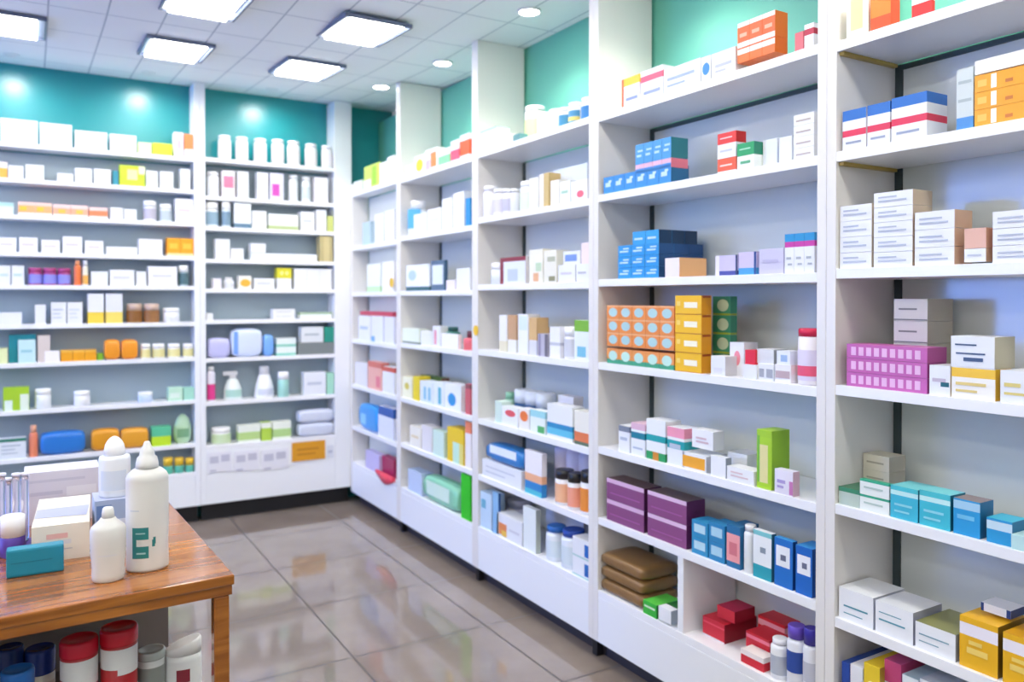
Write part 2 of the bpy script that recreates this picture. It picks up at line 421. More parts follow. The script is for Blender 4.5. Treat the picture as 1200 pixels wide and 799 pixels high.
# ---- R5, nearest bay
g('R5',0,990,1016,-14,'cream carton with pale yellow print','efe9d8',pat=((.2,.75,.15,.8,'e4d9a0'),))
g('R5',0,1018,1042,-10,'bright orange and red carton','f08a2c',u2=1053,side='e2502a',bands=((0,.35,'e8541f'),))
g('R5',0,1066,1090,-12,'white carton with red base','f5f0f0',u2=1094,bands=((0,.5,'e0332f'),))
g('R5',1,986,1014,128,'white carton, blue top, red stripe',W,cols=1,d=.1,bands=((.74,1,'2f6fc0'),(.34,.5,'dd3552')),top='2f6fc0',side='e6e2ea',txt=('9aa3b8',((.15,.8,.16,.05),)))
g('R5',1,1015,1042,121,'white carton, blue top, red stripe',W,d=.1,bands=((.74,1,'2f6fc0'),(.34,.5,'dd3552')),top='2f6fc0',txt=('9aa3b8',((.15,.8,.16,.05),)))
g('R5',1,1043,1085,111,'white carton, blue top, red stripe',W,u2=1109,bands=((.76,1,'2f6fc0'),(.36,.52,'dd3552')),top='2f6fc0',txt=('9aa3b8',((.15,.8,.16,.05),)))
g('R5',1,1119,1139,80,'pale grey carton with blue foot','cdd6d6',rows=1,d=.06,bands=((0,.2,'4f8fd0'),),pat=((.1,.9,.45,.5,'aab6b8'),(.1,.9,.75,.8,'aab6b8')))
g('R5',1,1140,1215,81,'orange carton with white strip','f2a51e',rows=3,u2=1222,pat=((.27,.36,.1,.92,'f8f2e6'),(.05,.2,.3,.7,'f5c35a'),(.5,.62,.25,.45,'c8742a')))
g('R5',1,1140,1215,63,'flat white carton on orange stack','f2f0ee',u2=1222,vb=80)
g('R5',2,982,1021,240,'white carton with grey print',W,rows=4,d=.1,side='d8cdbd',txt=('b6bccb',((.12,.85,.35,.12),(.12,.6,.62,.1))))
g('R5',2,1023,1069,224,'wide white carton with grey print',W,rows=5,u2=1092,side='c9b69f',txt=('b6bccb',((.12,.85,.35,.12),(.12,.6,.62,.1))))
g('R5',2,1071,1118,247,'long white carton with tan end',W,rows=3,u2=1139,side='d3b196',txt=('b6bccb',((.12,.85,.3,.1),(.12,.7,.55,.1))))
g('R5',2,1129,1155,291,'small white carton under pink one',W,d=.06,side='d3b196',txt=('b6bccb',TXT1),vb=307)
g('R5',2,1129,1155,267,'small salmon pink carton','e2b39c',d=.06,vb=291)
g('R5',2,1162,1215,246,'big white carton with tan end',W,rows=3,d=.12,side='cfae93',txt=('b6bccb',((.12,.85,.3,.1),(.12,.7,.55,.1))))
g('R5',3,992,1087,405,'pink carton with nine pale windows','c564ad',rows=3,u2=1110,side='a8488e',pat=tuple((.06+.1*k,.125+.1*k,.2,.8,'e8b9de') for k in range(9)))
g('R5',3,1047,1087,350,'cream carton with brown line','e3dfd2',rows=4,i=.085,u2=1117,side='b9b2a2',txt=('8d8a80',((0,1,.03,.06),(.15,.7,.5,.08))))
g('R5',3,1089,1114,428,'white carton with teal patch',W,d=.07,pat=((.55,.95,.3,.45,'20606c'),),txt=('c5b9c9',TXT1))
g('R5',3,1115,1167,431,'white carton with yellow stripe','f4f1ea',u2=1186,bands=((.68,.98,'f4c531'),),side='e5b62e',txt=('e6cf80',((.1,.8,.42,.1),(.1,.6,.2,.08))))
g('R5',3,1114,1166,394,'white carton with dark blue print',W,u2=1190,vb=431,side='c6bfa6',txt=('45597c',((.3,.75,.2,.12),(.12,.8,.42,.05),(.1,.6,.7,.05))))
g('R5',3,1172,1222,435,'white carton with small yellow print',W,d=.09,i=.0,txt=('e3d27c',((.1,.5,.5,.12),(.1,.6,.25,.08))))
g('R5',4,982,1008,572,'dull green topped low carton','b9c9bd',d=.09,top='3c7a5c',bands=((.75,1,'3f8a68'),))
g('R5',4,996,1043,532,'cream carton lying flat','d9d2c0',rows=3,d=.07,i=.10,side='bdb5a2',txt=('a8a290',TXT1))
g('R5',4,1008,1043,564,'white carton with green top','e8eeea',rows=2,u2=1048,top='2fa37e',bands=((.86,1,'35a884'),),txt=('b4c8c0',TXT1))
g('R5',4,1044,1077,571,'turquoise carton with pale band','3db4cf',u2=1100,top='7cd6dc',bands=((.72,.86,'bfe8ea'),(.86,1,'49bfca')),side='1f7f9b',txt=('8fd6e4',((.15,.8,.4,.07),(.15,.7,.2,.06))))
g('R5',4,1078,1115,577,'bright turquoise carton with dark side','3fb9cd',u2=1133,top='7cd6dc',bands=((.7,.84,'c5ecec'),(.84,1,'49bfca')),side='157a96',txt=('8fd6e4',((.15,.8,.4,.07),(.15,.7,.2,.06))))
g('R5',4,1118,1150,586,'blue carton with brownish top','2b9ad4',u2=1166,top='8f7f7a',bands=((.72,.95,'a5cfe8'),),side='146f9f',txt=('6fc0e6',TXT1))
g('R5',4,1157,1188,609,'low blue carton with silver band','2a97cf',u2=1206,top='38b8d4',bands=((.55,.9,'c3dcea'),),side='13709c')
g('R5',4,1186,1215,629,'small pale turquoise carton','bfe3e4',d=.08,i=-.008)
g('R5',5,984,1025,694,'white carton, thin teal line, lying deep','eef0f4',u2=1062,top='eceff4',side='cdd2de',txt=('4d93a5',((.15,.85,.42,.05),(.15,.7,.2,.03))),d=.16)
g('R5',5,1027,1072,711,'white carton with grey side','eef0f4',u2=1106,top='e3e6ec',side='a9acbd',txt=('4d93a5',((.1,.8,.42,.05),(.1,.7,.66,.03))))
g('R5',5,1074,1122,736,'low white carton with olive top','eef0f4',d=.14,top='8d8f5a',side='bfc2cc',txt=('7aa0ae',((.1,.85,.55,.05),(.1,.6,.3,.04))))
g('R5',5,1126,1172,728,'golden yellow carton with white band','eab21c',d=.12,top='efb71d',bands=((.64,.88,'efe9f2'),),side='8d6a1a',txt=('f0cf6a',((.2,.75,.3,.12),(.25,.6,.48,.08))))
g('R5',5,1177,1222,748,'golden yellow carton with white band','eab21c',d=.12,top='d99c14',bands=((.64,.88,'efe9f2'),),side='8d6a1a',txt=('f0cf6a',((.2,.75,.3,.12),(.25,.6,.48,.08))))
g('R5',5,1151,1187,711,'flat white carton with navy ends','dfe3f0',d=.06,i=.045,vb=721,side='1d3a7a',pat=((0,.1,0,1,'1d3a7a'),(.86,1,0,1,'1d3a7a')))
g('R5',6,988,997,777,'slim blue carton','2348a0',d=.17)
g('R5',6,998,1013,781,'slim white carton with pale print','e8eaf2',d=.17,txt=('b4b4c8',TXT1))
g('R5',6,1014,1033,780,'yellow carton with pale oval','e9c92f',d=.15,side='a8932a',pat=((.1,.8,.3,.75,'f2e9a6','o'),))
g('R5',6,1038,1058,776,'carton with pink red top','e9e4ea',d=.15,i=.02,bands=((.7,1,'c8497a'),),top='c05088')
g('R5',6,1059,1078,794,'white carton with blue grey top','dfe6ee',d=.15,top='9fb4c4')
g('R5',6,1080,1122,804,'wide white carton with grey top','dfe6ee',d=.15,top='b4bccc')
# ---- R4, second bay
g('R4',0,728,749,90,'white carton, yellow top, orange edge','eeeaf4',d=.08,bands=((.72,1,'f3c537'),),pat=((0,.12,0,1,'e06a3c'),),txt=('8c9cd6',((.25,.9,.2,.1),)))
g('R4',0,750,776,80,'white carton with slanted red print',W,d=.08,bands=((.62,.82,'e25a78'),),txt=('98a6d8',((.15,.9,.2,.1),)))
g('R4',0,777,820,75,'long white carton with blue print',W,d=.08,txt=('9fb0de',((.1,.85,.5,.12),(.1,.6,.25,.08))))
g('R4',0,821,832,66,'slim white carton with blue disc',W,d=.08,pat=((.1,.9,.25,.75,'3a86d0','o'),))
g('R4',0,833,861,59,'white carton with lilac print',W,d=.08,txt=('b9bede',((.15,.85,.4,.12),(.15,.6,.2,.08))))
g('R4',0,863,907,50,'orange carton with white panels','e8743a',cols=3,u2=922,side='d86a1c',top='f0c8a8',bands=((.55,.9,'f2efec'),),vb=68)
g('R4',0,863,907,20,'orange red carton with white band','e86a3a',cols=3,u2=922,vb=50,side='dd7220',bands=((0,.2,'f5f2f0'),(.82,1,'f5f0ea')),txt=('f0ad90',((.2,.8,.4,.15),)))
g('R4',0,930,940,38,'small pink red carton','e07078',d=.06,i=.01)
g('R4',0,941,952,28,'white carton with dark red corner',W,d=.08,bands=((.55,.8,'b8324a'),))
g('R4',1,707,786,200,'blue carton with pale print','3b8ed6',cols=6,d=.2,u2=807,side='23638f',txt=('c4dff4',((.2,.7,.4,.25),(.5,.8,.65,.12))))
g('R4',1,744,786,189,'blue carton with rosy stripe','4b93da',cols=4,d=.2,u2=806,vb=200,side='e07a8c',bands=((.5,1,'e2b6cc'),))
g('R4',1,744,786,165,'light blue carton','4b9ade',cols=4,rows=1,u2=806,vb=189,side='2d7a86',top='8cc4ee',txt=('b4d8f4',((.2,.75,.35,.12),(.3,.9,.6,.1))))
g('R4',1,840,862,185,'orange red carton with white print','ea6240',u2=874,bands=((0,.12,'f4efef'),),txt=('f6cfc4',TXT1))
g('R4',1,840,862,168,'white carton between red ones',W,u2=874,vb=185,side='e8e6ea',txt=('c4c8dc',TXT1))
g('R4',1,840,862,155,'bright red carton','e23f38',u2=874,vb=168,side='d02424',txt=('f6c4c0',TXT1))
g('R4',1,863,883,182,'white carton with green print','eef3ee',d=.07,txt=('5fae82',((.2,.8,.4,.2),)),i=-.004)
g('R4',1,863,883,167,'green carton with pale print','2ea264',d=.07,vb=182,i=-.004,side='1d7f62',txt=('9ad6b4',TXT1))
g('R4',1,893,910,163,'pale blue white carton','e3e8f1',d=.07,i=.03)
g('R4',1,912,927,160,'plain pale white carton','e6eaf2',d=.07,i=.02,pat=((.1,.9,0,.08,'8d97a8'),))
g('R4',1,929,953,133,'white carton with grey blue print','eef0f2',rows=4,d=.08,txt=('c0b4ae',((.12,.85,.35,.16),)))
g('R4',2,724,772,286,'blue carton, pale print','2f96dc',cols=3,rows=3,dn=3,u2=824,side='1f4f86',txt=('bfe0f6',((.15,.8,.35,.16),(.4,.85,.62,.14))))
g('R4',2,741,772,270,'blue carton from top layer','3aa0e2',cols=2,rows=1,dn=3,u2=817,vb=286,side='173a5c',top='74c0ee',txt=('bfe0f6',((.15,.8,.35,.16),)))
g('R4',2,779,796,302,'white carton with orange tan side','eee6ea',u2=828,i=-.006,side='e6b079')
g('R4',2,838,864,299,'lavender carton with navy foot','cfc6e8',d=.06,bands=((0,.22,'4c4f9c'),),pat=((0,.18,0,1,'eeeaf4'),(.92,1,0,1,'27345f')))
g('R4',2,865,886,295,'lavender carton with blue foot','cfc4e4',d=.06,bands=((0,.3,'4d9fd6'),),pat=((.88,1,0,1,'26488c'),))
g('R4',2,889,918,291,'plain lavender grey carton','cdc9e2',d=.06,txt=('bdb8d6',TXT1))
g('R4',2,919,954,273,'white carton, blue and magenta top',W,cols=3,d=.08,bands=((.8,1,'2b93cc'),(.66,.8,'c63a9c')),top='2b93cc',txt=('aeb4bc',((.2,.7,.35,.06),(.35,.8,.2,.05))))
g('R4',3,711,790,358,'orange carton, pale blue disc','ea8f45',cols=5,rows=3,d=.07,vb=408,bands=((.88,1,'f0b07a'),),pat=((.16,.86,.15,.82,'aed2d4','o'),))
g('R4',3,711,790,411,'green footed orange carton','ea9950',cols=5,d=.07,bands=((0,.3,'3f9a78'),),pat=((.16,.86,.2,.86,'bfe4d8','o'),))
g('R4',3,791,822,346,'golden carton with white lettering','f0bc17',rows=4,u2=834,i=-.006,side='e39a1c',bands=((.0,.04,'c97d14'),),pat=((.35,.85,.35,.65,'f8f1d8'),(.06,.2,.45,.7,'f5d36a'),(.1,.9,.88,.99,'a84a1a','s')))
g('R4',3,835,856,347,'green carton with cream disc','3c8f6c',rows=4,d=.03,i=.08,bands=((0,.1,'9bab3c'),),pat=((.25,.9,.2,.85,'c9d6b4','o'),))
g('R4',3,833,850,417,'white carton with plain front',W,u2=866,side='d2d2d8',pat=((.2,.8,.1,.4,'e2e2e8'),))
g('R4',3,855,872,401,'white carton with red spot',W,d=.06,i=.05,pat=((.3,.75,.3,.75,'e58a98','o'),))
g('R4',3,871,887,427,'white carton under a red one',W,d=.06,i=-.005)
g('R4',3,873,885,410,'small red carton','e0283c',d=.05,vb=427,i=0)
g('R4',3,888,907,426,'white carton with grey bars',W,d=.06,i=.002,txt=('a9adb8',((.1,.4,.2,.5),(.55,.95,.2,.5))))
g('R4',3,908,927,427,'white carton with pinkish bars','ecebee',d=.06,i=.002,txt=('c0a9ae',((.05,.95,.25,.4),)))
g('R4',3,887,907,409,'grey white carton lying on top','dcdde0',d=.06,vb=426,i=.008,side='9fa3a8')
g('R4',3,910,926,411,'white carton with blue corner','e6eaf2',d=.05,vb=427,i=.008,pat=((.3,.8,.2,.7,'9fb9de'),))
g('R4',3,928,954,385,'tall white jar with crimson lid','f3eef4',kind='jar',cap='d2204c',capf=.14,lab='ded6ee',stripe='e85a7c')
g('R4',4,725,738,499,'slim white carton with grey corner','eceff4',d=.06,bands=((.78,1,'7b8494'),),txt=('b9c4d4',TXT1))
g('R4',4,739.5,756,496,'white carton, deep teal band','eef1f5',d=.07,bands=((.52,.72,'1f7f96'),(.8,1,'e0b8cc')),top='e8c4d4',txt=('b9c4d4',((.15,.85,.2,.06),)))
g('R4',4,757.5,780,492,'tall white carton, teal band, green foot','eef1f5',d=.07,bands=((.46,.62,'22a2a6'),(0,.2,'2b9a5e')),pat=((.35,.65,0,.2,'d28a2c'),))
g('R4',4,782,802,501,'white carton, pink top, teal band','eef1f5',d=.07,bands=((.44,.66,'22a2a8'),(.74,1,'f09cb4')),txt=('b9c4d4',TXT1))
g('R4',4,800,828,532,'white carton with amber panel','eef0f4',u2=852,d=.09,pat=((0,.95,.12,.82,'f0a92c'),),side='c9ccd6')
g('R4',4,811,836,504,'white carton with pink grey print','f1f2f5',u2=849,vb=526,i=.008,side='cfd2da',txt=('d6b9c0',((.2,.8,.3,.1),(.2,.7,.5,.1))))
g('R4',4,833,851,535,'small white carton with grey side','eef0f4',u2=858,i=-.004,side='8d96a6',d=.05)
g('R4',4,853,876,531,'wide white carton lying behind',W,d=.08,i=.07)
g('R4',4,852,884,549,'low white carton with pink print','f1f2f4',d=.05,i=-.006,txt=('dfc4c8',((.15,.8,.35,.1),(.15,.6,.6,.1))))
g('R4',4,887,905,504,'tall lime green carton','a8d22c',u2=926,side='8cbc2c',bands=((.88,1,'a2cc30'),),pat=((.15,.75,.1,.75,'e2dc9c'),(.05,.2,.1,.9,'74b83a')))
g('R4',4,908,930,551,'small lilac white carton','e8e4f2',u2=938,i=-.008,side='c9a9b8',txt=('a99ad0',((.15,.6,.45,.14),(.15,.5,.25,.1))),pat=((.8,1,.05,.6,'c47ab4'),))
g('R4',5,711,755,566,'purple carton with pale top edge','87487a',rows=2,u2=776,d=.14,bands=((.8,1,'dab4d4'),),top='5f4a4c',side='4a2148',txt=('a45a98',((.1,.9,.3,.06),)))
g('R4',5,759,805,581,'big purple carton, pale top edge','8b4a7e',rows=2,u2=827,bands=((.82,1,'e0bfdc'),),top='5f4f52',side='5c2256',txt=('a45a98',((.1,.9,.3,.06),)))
g('R4',5,811,830,611,'pale and teal blue carton','2f8fc0',rows=2,d=.07,pat=((.15,.85,.3,.8,'b9dcea'),))
g('R4',5,831,850,614,'mid blue carton with white panel','2b84b8',rows=2,d=.07,pat=((.15,.85,.3,.8,'a9d2e6'),))
g('R4',5,852,868,616,'blue carton with salmon panel','2a6f9f',d=.08,pat=((.0,1,.14,.8,'f0a2a6'),),txt=('d87a84',((.2,.8,.3,.3),)))
g('R4',5,869,881,616,'plain white bottle between cartons','eef1f3',kind='bottle',capf=.12,capw=.85)
g('R4',5,883,905,623,'white carton with turquoise foot','eef2f5',u2=911,bands=((0,.28,'2aa0b0'),(.9,1,'7fc8cf')),side='2c6f92',txt=('8f9aa8',((.4,.7,.55,.12),)))
g('R4',5,908,930,632,'royal blue carton with white square','1f6fc4',u2=936,top='3b9ae0',side='144a94',pat=((.1,.85,.42,.85,'eef0f6'),),txt=('6a6f88',((.35,.65,.55,.12),)))
g('R4',5,933,953,641,'deep blue carton beside the post','1a66c0',d=.07,top='3a93da',side='144a94',pat=((.1,.9,.42,.82,'eef0f6'),),txt=('6a6f88',((.4,.7,.55,.12),)))
g('R4',6,701,753,656,'brown paper wrapped pack','85633a',kind='pack',puff=.15,rows=3,u2=796)
g('R4',6,754,770,706,'bright green carton with white print','35b53a',u2=798,i=-.006,top='5ac84a',side='2a8f34',txt=('d8efd0',((.1,.9,.55,.15),)))
g('R4',6,772,787,713,'white carton with silver side','eef0f4',u2=796,i=-.01,side='9aa2ae',vb=729)
g('R4',6,824,850,727,'wide crimson carton','cc1f36',u2=888,i=.045,top='dd2f44',bands=((0,.08,'e8e0e4'),(.7,.8,'e04a60')),side='8d1228')
g('R4',6,841,862,713,'small crimson carton on top','cf2638',u2=886,i=.06,vb=727,top='b01c48',side='8d1228')
g('R4',6,869,896,766,'red carton with white lid','cf2033',d=.048,i=.003,bands=((.62,1,'efe6e4'),),top='f2ece8')
g('R4',6,875,903,745,'red carton with pink edge','cf2033',d=.08,i=.055,bands=((.75,.9,'ee7a92'),))
g('R4',6,889,921,727,'bright red carton at the back','d8222c',d=.07,i=.14,bands=((.7,.9,'e89aa4'),))
g('R4',6,899,917,750,'white bottle with silver label','eef0f5',kind='bottle',capf=.14,capw=.8,lab='b4bac8')
g('R4',6,918,937,735,'white bottle, violet cap, navy label','e9ebf4',kind='bottle',cap='6a4fc0',capf=.2,capw=.9,lab='2a4a9c',labz=(.25,.6))
g('R4',6,938,954,738,'white bottle with dark violet cap','e9ebf4',kind='bottle',cap='3a2f9c',capf=.24,capw=.92,lab='c4c6d4',labz=(.2,.5))
# ---- R3, third bay
g('R3',0,560,582,151,'pale green glassy carton','d9e8e0',d=.07,bands=((.92,1,'a8c4b8'),),pat=((.6,.9,.1,.8,'f2f6f2'),))
g('R3',0,589,600,158,'small pale pink white carton','f1ebe6',d=.05)
g('R3',0,601,609,157,'small dark teal carton','5a8c8e',d=.05)
g('R3',0,610,623,124,'tall white jar with lime label','f2f6f2',kind='jar',i=.04,capf=.15,lab='d6e4a0')
g('R3',0,625,637,132,'short round white jar','f4f4f6',kind='jar',i=.03,capf=.2)
g('R3',0,639,650,128,'narrow white jar','f4f4f6',kind='jar',i=.02,capf=.2)
g('R3',0,651,661,126,'white bottle with blue foot',W,kind='jar',i=.01,capf=.2,lab='3f8cb4')
g('R3',0,662,673,120,'white bottle, blue foot and yellow dot',W,kind='jar',i=.01,capf=.2,lab='4a90b8',stripe='e8d070')
g('R3',0,676,690,114,'large white bottle with blue label',W,kind='jar',i=.01,capf=.2,lab='2f7ab8')
g('R3',1,562,572,218,'slim white bottle','f2f0f6',kind='bottle',capf=.15,capw=.9)
g('R3',1,574,584,221,'slim bottle with lilac label','f2f0f6',kind='bottle',capf=.15,capw=.9,lab='d4d0de')
g('R3',1,586,594,221,'narrow bottle with lavender label','efedf4',kind='bottle',capf=.15,capw=.9,lab='c4c2d4')
g('R3',1,595,602,221,'narrow grey white bottle','e4e4ec',kind='bottle',capf=.15,capw=.9)
g('R3',1,604,619,212,'white jar with pale green print','f1f5f1',kind='jar',capf=.2,lab='dcecd0')
g('R3',1,620,631,208,'plain white carton',W,d=.06)
g('R3',1,632,643,203,'gold and white carton','cdb37a',d=.06,pat=((0,.45,0,1,'f0ece0'),))
g('R3',1,645,655,211,'cream white carton','f2f0ea',d=.05)
g('R3',1,656,668,212,'white carton with green dots','eef3f0',d=.05,txt=('a8d0bc',TXT1))
g('R3',1,669,688,211,'white carton with red dot','f1f1f4',d=.05,pat=((.35,.8,.15,.5,'ee6a80','o'),))
g('R3',1,648,688,195,'long bluish carton behind','dde4f0',d=.05,i=.09,txt=('b8c2d8',TXT1))
g('R3',2,571,583,308,'pale jar with white lid','e6eaee',kind='jar',capf=.3)
g('R3',2,586,616,301,'white carton framed in maroon','8a3044',u2=622,side='e4e0e6',pat=((.14,1,0,.84,'e2e8f0'),(.3,.7,.1,.55,'c0cbdc')))
g('R3',2,620,636,292,'cream carton with tan patch','eeebdc',d=.07,pat=((.3,.7,.05,.3,'e8b48c'),(.5,.9,.35,.6,'c2d8b8')))
g('R3',2,637,652,293,'cream carton with olive patch','eae8da',d=.07,pat=((.4,.9,.05,.2,'8c8c6c'),(.3,.9,.65,.8,'b4b8a0')))
g('R3',2,654,674,310,'low white carton with lilac print',W,d=.06,txt=('d4cfe2',TXT1))
g('R3',2,675,690,309,'low white carton with grey print',W,d=.06,txt=('b8b8c4',TXT1))
g('R3',2,660,680,294,'white carton with blue lettering',W,vb=310,d=.06,i=.005,pat=((.1,.8,.25,.75,'7a9ad8'),))
g('R3',2,681,690,284,'pinkish white carton','f2e2e8',vb=309,d=.06,i=.005)
g('R3',3,585,594,369,'tall white carton with cream foot','efefee',d=.06,bands=((0,.3,'e6e0c4'),))
g('R3',3,595,605,369,'tan and brown carton','c69e78',d=.06,bands=((0,.35,'efeee8'),))
g('R3',3,607,619,368,'tall white carton, pale blue top','f0f2f4',d=.06,pat=((.1,.9,.6,.95,'dceaf0'),))
g('R3',3,620,629,372,'carton with amber edge','d8b27c',d=.06,bands=((0,.4,'dddde6'),))
g('R3',3,630,642,391,'purple grey striped carton','bdb9c8',d=.05,pat=((.1,.3,0,1,'8d88a4'),(.7,1,0,1,'6e6a78')))
g('R3',3,625,640,383,'peach carton behind','ecc49c',d=.04,i=.06,vb=392)
g('R3',3,644,656,383,'white carton, grey waist','f2f2f5',d=.06,bands=((.4,.5,'c4c6d0'),))
g('R3',3,657,669,383,'white jar with grey waist','f2f2f5',kind='jar',lab='d2d4dc')
g('R3',3,673,690,375,'white carton with green top','e9f0f4',d=.06,bands=((.72,1,'7cb63c'),),pat=((.2,.8,.1,.35,'7cc0d8'),))
g('R3',4,580,588,470,'pale mint carton','d4e8dc',d=.05)
g('R3',4,587,595,460,'mint green bottle','b8e0c4',kind='bottle',i=.055,cap='9ad4b0')
g('R3',4,598,636,459,'white topped navy jar','1f5c94',kind='jar',cols=3,i=.07,cap='eef2f8',capf=.4)
g('R3',4,588,607,477,'white carton with red oval','eef0f2',d=.05,pat=((.2,.85,.5,.85,'e05a64','o'),))
g('R3',4,608,620,479,'white carton with orange disc','f2eee8',d=.05,pat=((.1,.9,.4,.9,'ee7c3c','o'),))
g('R3',4,621,639,481,'white carton with green corner','eaf3f0',d=.05,bands=((.7,1,'9cd4dc'),),pat=((.5,.95,.05,.35,'5ab46a'),))
g('R3',4,641,671,475,'white carton with blue wedge','eceef0',d=.06,bands=((.1,.3,'62c0de'),(.3,.45,'2a8cc0')))
g('R3',4,654,672,464,'small grey white carton behind','e2e0e6',d=.05,i=.07)
g('R3',4,673,691,482,'cream carton with orange red foot','efece0',d=.06,bands=((.1,.38,'e07a4c'),(0,.1,'5a6e5a')))
g('R3',5,565,611,545,'long white carton with faint print',W,d=.11,txt=('c9ced8',((.1,.85,.6,.08),(.1,.6,.3,.08))))
g('R3',5,569,613,524,'blue and white wrapped pack','2c7cc0',kind='pack',d=.09,vb=545,i=.006,pat=((.1,.85,.45,.9,'e8f0fa'),))
g('R3',5,615,635,529,'white carton, peach band, blue foot','f2eef2',u2=641,bands=((.3,.48,'f0b48c'),(0,.3,'2f86c8')),pat=((0,1,0,.12,'52bcd0'),))
g('R3',5,645,688,520,'lilac bottle behind black lids','d6d2ea',kind='bottle',cols=3,i=.09,cap='c4c0dc',capf=.1,capw=.9)
g('R3',5,646,659,551,'white jar, black lid, peach label','f1f0f2',kind='jar',cap='18181e',capf=.25,lab='f0b890')
g('R3',5,661,673,555,'white jar, black lid, salmon label','f1f0f2',kind='jar',cap='141418',capf=.25,lab='ee9f84')
g('R3',5,675,690,553,'white jar, black lid, orange label','f1f0f2',kind='jar',cap='121216',capf=.25,lab='ec8f34')
g('R3',6,561,576,577,'light blue white carton','c4dcf0',d=.07,pat=((.1,.5,.55,.8,'68b0cc'),))
g('R3',6,577,584,577,'slim light blue carton','8cbce4',u2=587,side='2a5ca0')
g('R3',6,588,604,586,'white jar, grey lid, behind cartons','ece8ee',kind='jar',i=.11,cap='c4c0cc',capf=.3)
g('R3',6,582,612,606,'white carton with orange patch',W,d=.08,pat=((.08,.4,.1,.6,'e88c54'),(.2,.4,.05,.3,'ecc050')),txt=('d4d4dc',((.5,.9,.4,.1),)))
g('R3',6,613,628,595,'tall white carton with mint print','eaf0ee',u2=634,side='b8c0b8')
g('R3',6,635,649,617,'white bottle with bright blue cap','e9eef4',kind='bottle',cap='2468b8',capf=.16,capw=.9,lab='d8e4ea')
g('R3',6,652,669,622,'white bottle with royal blue cap','e9eef4',kind='bottle',cap='2048a4',capf=.16,capw=.9,lab='d8e4ea')
g('R3',6,671,692,632,'white carton with blue block',W,rows=2,d=.07,pat=((.68,1,.15,.8,'1c68b8'),(0,1,.0,.08,'a8d0cc')))
g('R3',6,640,684,596,'grey carton lying behind bottles','c4c6d2',d=.05,i=.14,vb=640)
# ---- R2, fourth bay
g('R2',0,475,484,194,'small cream white carton','f1f2ec',d=.05)
g('R2',0,486,497,182,'white carton with yellow dot',W,d=.05,pat=((.15,.9,.1,.8,'f0c838','o'),))
g('R2',0,499,512,174,'white carton with orange and lilac',W,d=.05,pat=((.45,.95,.1,.8,'f08c50'),(0,.4,0,.5,'c8b4dc')))
g('R2',0,514,527,174,'white carton with green print','f2f6e8',d=.05,bands=((.1,.6,'8cdcA0'.lower()),))
g('R2',0,528,538,164,'white carton with pink red print',W,d=.05,bands=((.1,.55,'e85a78'),))
g('R2',0,539,550,157,'white carton with orange red print',W,d=.05,bands=((.15,.75,'f0643c'),))
g('R2',1,474,484,235,'white bottle with sky blue label','eef4f8',kind='bottle',lab='58aee0',labz=(.2,.75))
g('R2',1,485,500,250,'low plain white carton',W,d=.06)
g('R2',1,501,517,244,'white carton, a little taller',W,d=.06,txt=('d8dce4',TXT1))
g('R2',1,518,530,232,'white carton beside the tallest',W,d=.06)
g('R2',1,531,544,225,'tallest white carton',W,d=.06)
g('R2',1,545.5,551,232,'slim blue carton','2c90cc',d=.05)
g('R2',2,476,503,310,'white carton with pale blue disc','eef2f8',d=.06,pat=((.1,.45,.4,.8,'b4cdf0','o'),),bands=((0,.16,'2f5f6c'),))
g('R2',2,505,521,305,'white carton framed in slate','54708c',u2=525,side='3c5c78',pat=((.1,.9,.2,.85,'dfe8f0'),))
g('R2',2,523,533,328,'tiny pinkish carton','ece4ee',d=.04)
g('R2',2,535,551,314,'plain white carton',W,d=.06)
g('R2',3,471,491,385,'pale green white carton','eaf2e2',d=.06,bands=((0,.12,'6c7c72'),))
g('R2',3,493,506,388,'plain low white carton',W,d=.05)
g('R2',3,507,516,382,'white carton with pink stripe',W,d=.05,pat=((.2,.5,.1,.8,'ee9cac'),))
g('R2',3,519,527,383,'dark green bottle','4a8c7c',kind='bottle',cap='2c5c54',i=.02)
g('R2',3,517,537,391,'wide low white carton','f6f4f6',d=.02,i=-.006)
g('R2',3,539,549,388,'red bottle with dark neck','ee7078',kind='bottle',cap='6a3a44',capf=.35,capw=.6)
g('R2',4,471,483,442,'cream carton with yellow leaf print','f2f0d4',d=.07,pat=((.2,.7,.4,.75,'d4c44c','o'),))
g('R2',4,484,491,441,'slim yellow carton','ecd42c',d=.07)
g('R2',4,492,507,447,'white carton with pale blue print','e4eef6',d=.07,txt=('8cc4dc',((.3,.5,.15,.6),(.65,.85,.15,.6))))
g('R2',4,508,520,448,'white carton with teal bar','e8f0f4',d=.07,pat=((.45,.75,.1,.8,'5cb0c4'),))
g('R2',4,521,540,450,'white carton with blue diamond','eef2f8',d=.07,pat=((.2,.7,.15,.65,'2c94d4','o'),))
g('R2',4,545,551,450,'slim rose red carton','d0606c',d=.06,bands=((.85,1,'8c5058'),))
g('R2',4,493,517,441,'flat green brown carton behind','5c7c3c',d=.05,i=.09,side='8c5c34')
g('R2',5,480,493,500,'cream carton with beige print','f0ece0',d=.06,txt=('e0d0a8',TXT1))
g('R2',5,494,506,499,'beige grey carton','e2dfe2',d=.06)
g('R2',5,507,520,505,'pale green carton','cfe8dc',d=.06)
g('R2',5,524,543,502,'yellow carton with mint window','ecc820',d=.07,pat=((.35,.75,0,.6,'c4e8d4'),(.75,1,0,.6,'e4d878')))
g('R2',5,545,552,494,'white carton with orange top','f2ecec',d=.06,bands=((.75,1,'f0845c'),))
g('R2',6,478,494,552,'pale blue carton','c2d2ee',d=.07,top='a8bcdc')
g('R2',6,495,536,563,'mint and dark green wrapped pack','8ccfae',kind='pack',d=.09,pat=((.1,.8,.25,.8,'d8f0e0'),))
g('R2',6,540,551,556,'vivid green carton standing upright','26c41c',d=.06,i=-.004)
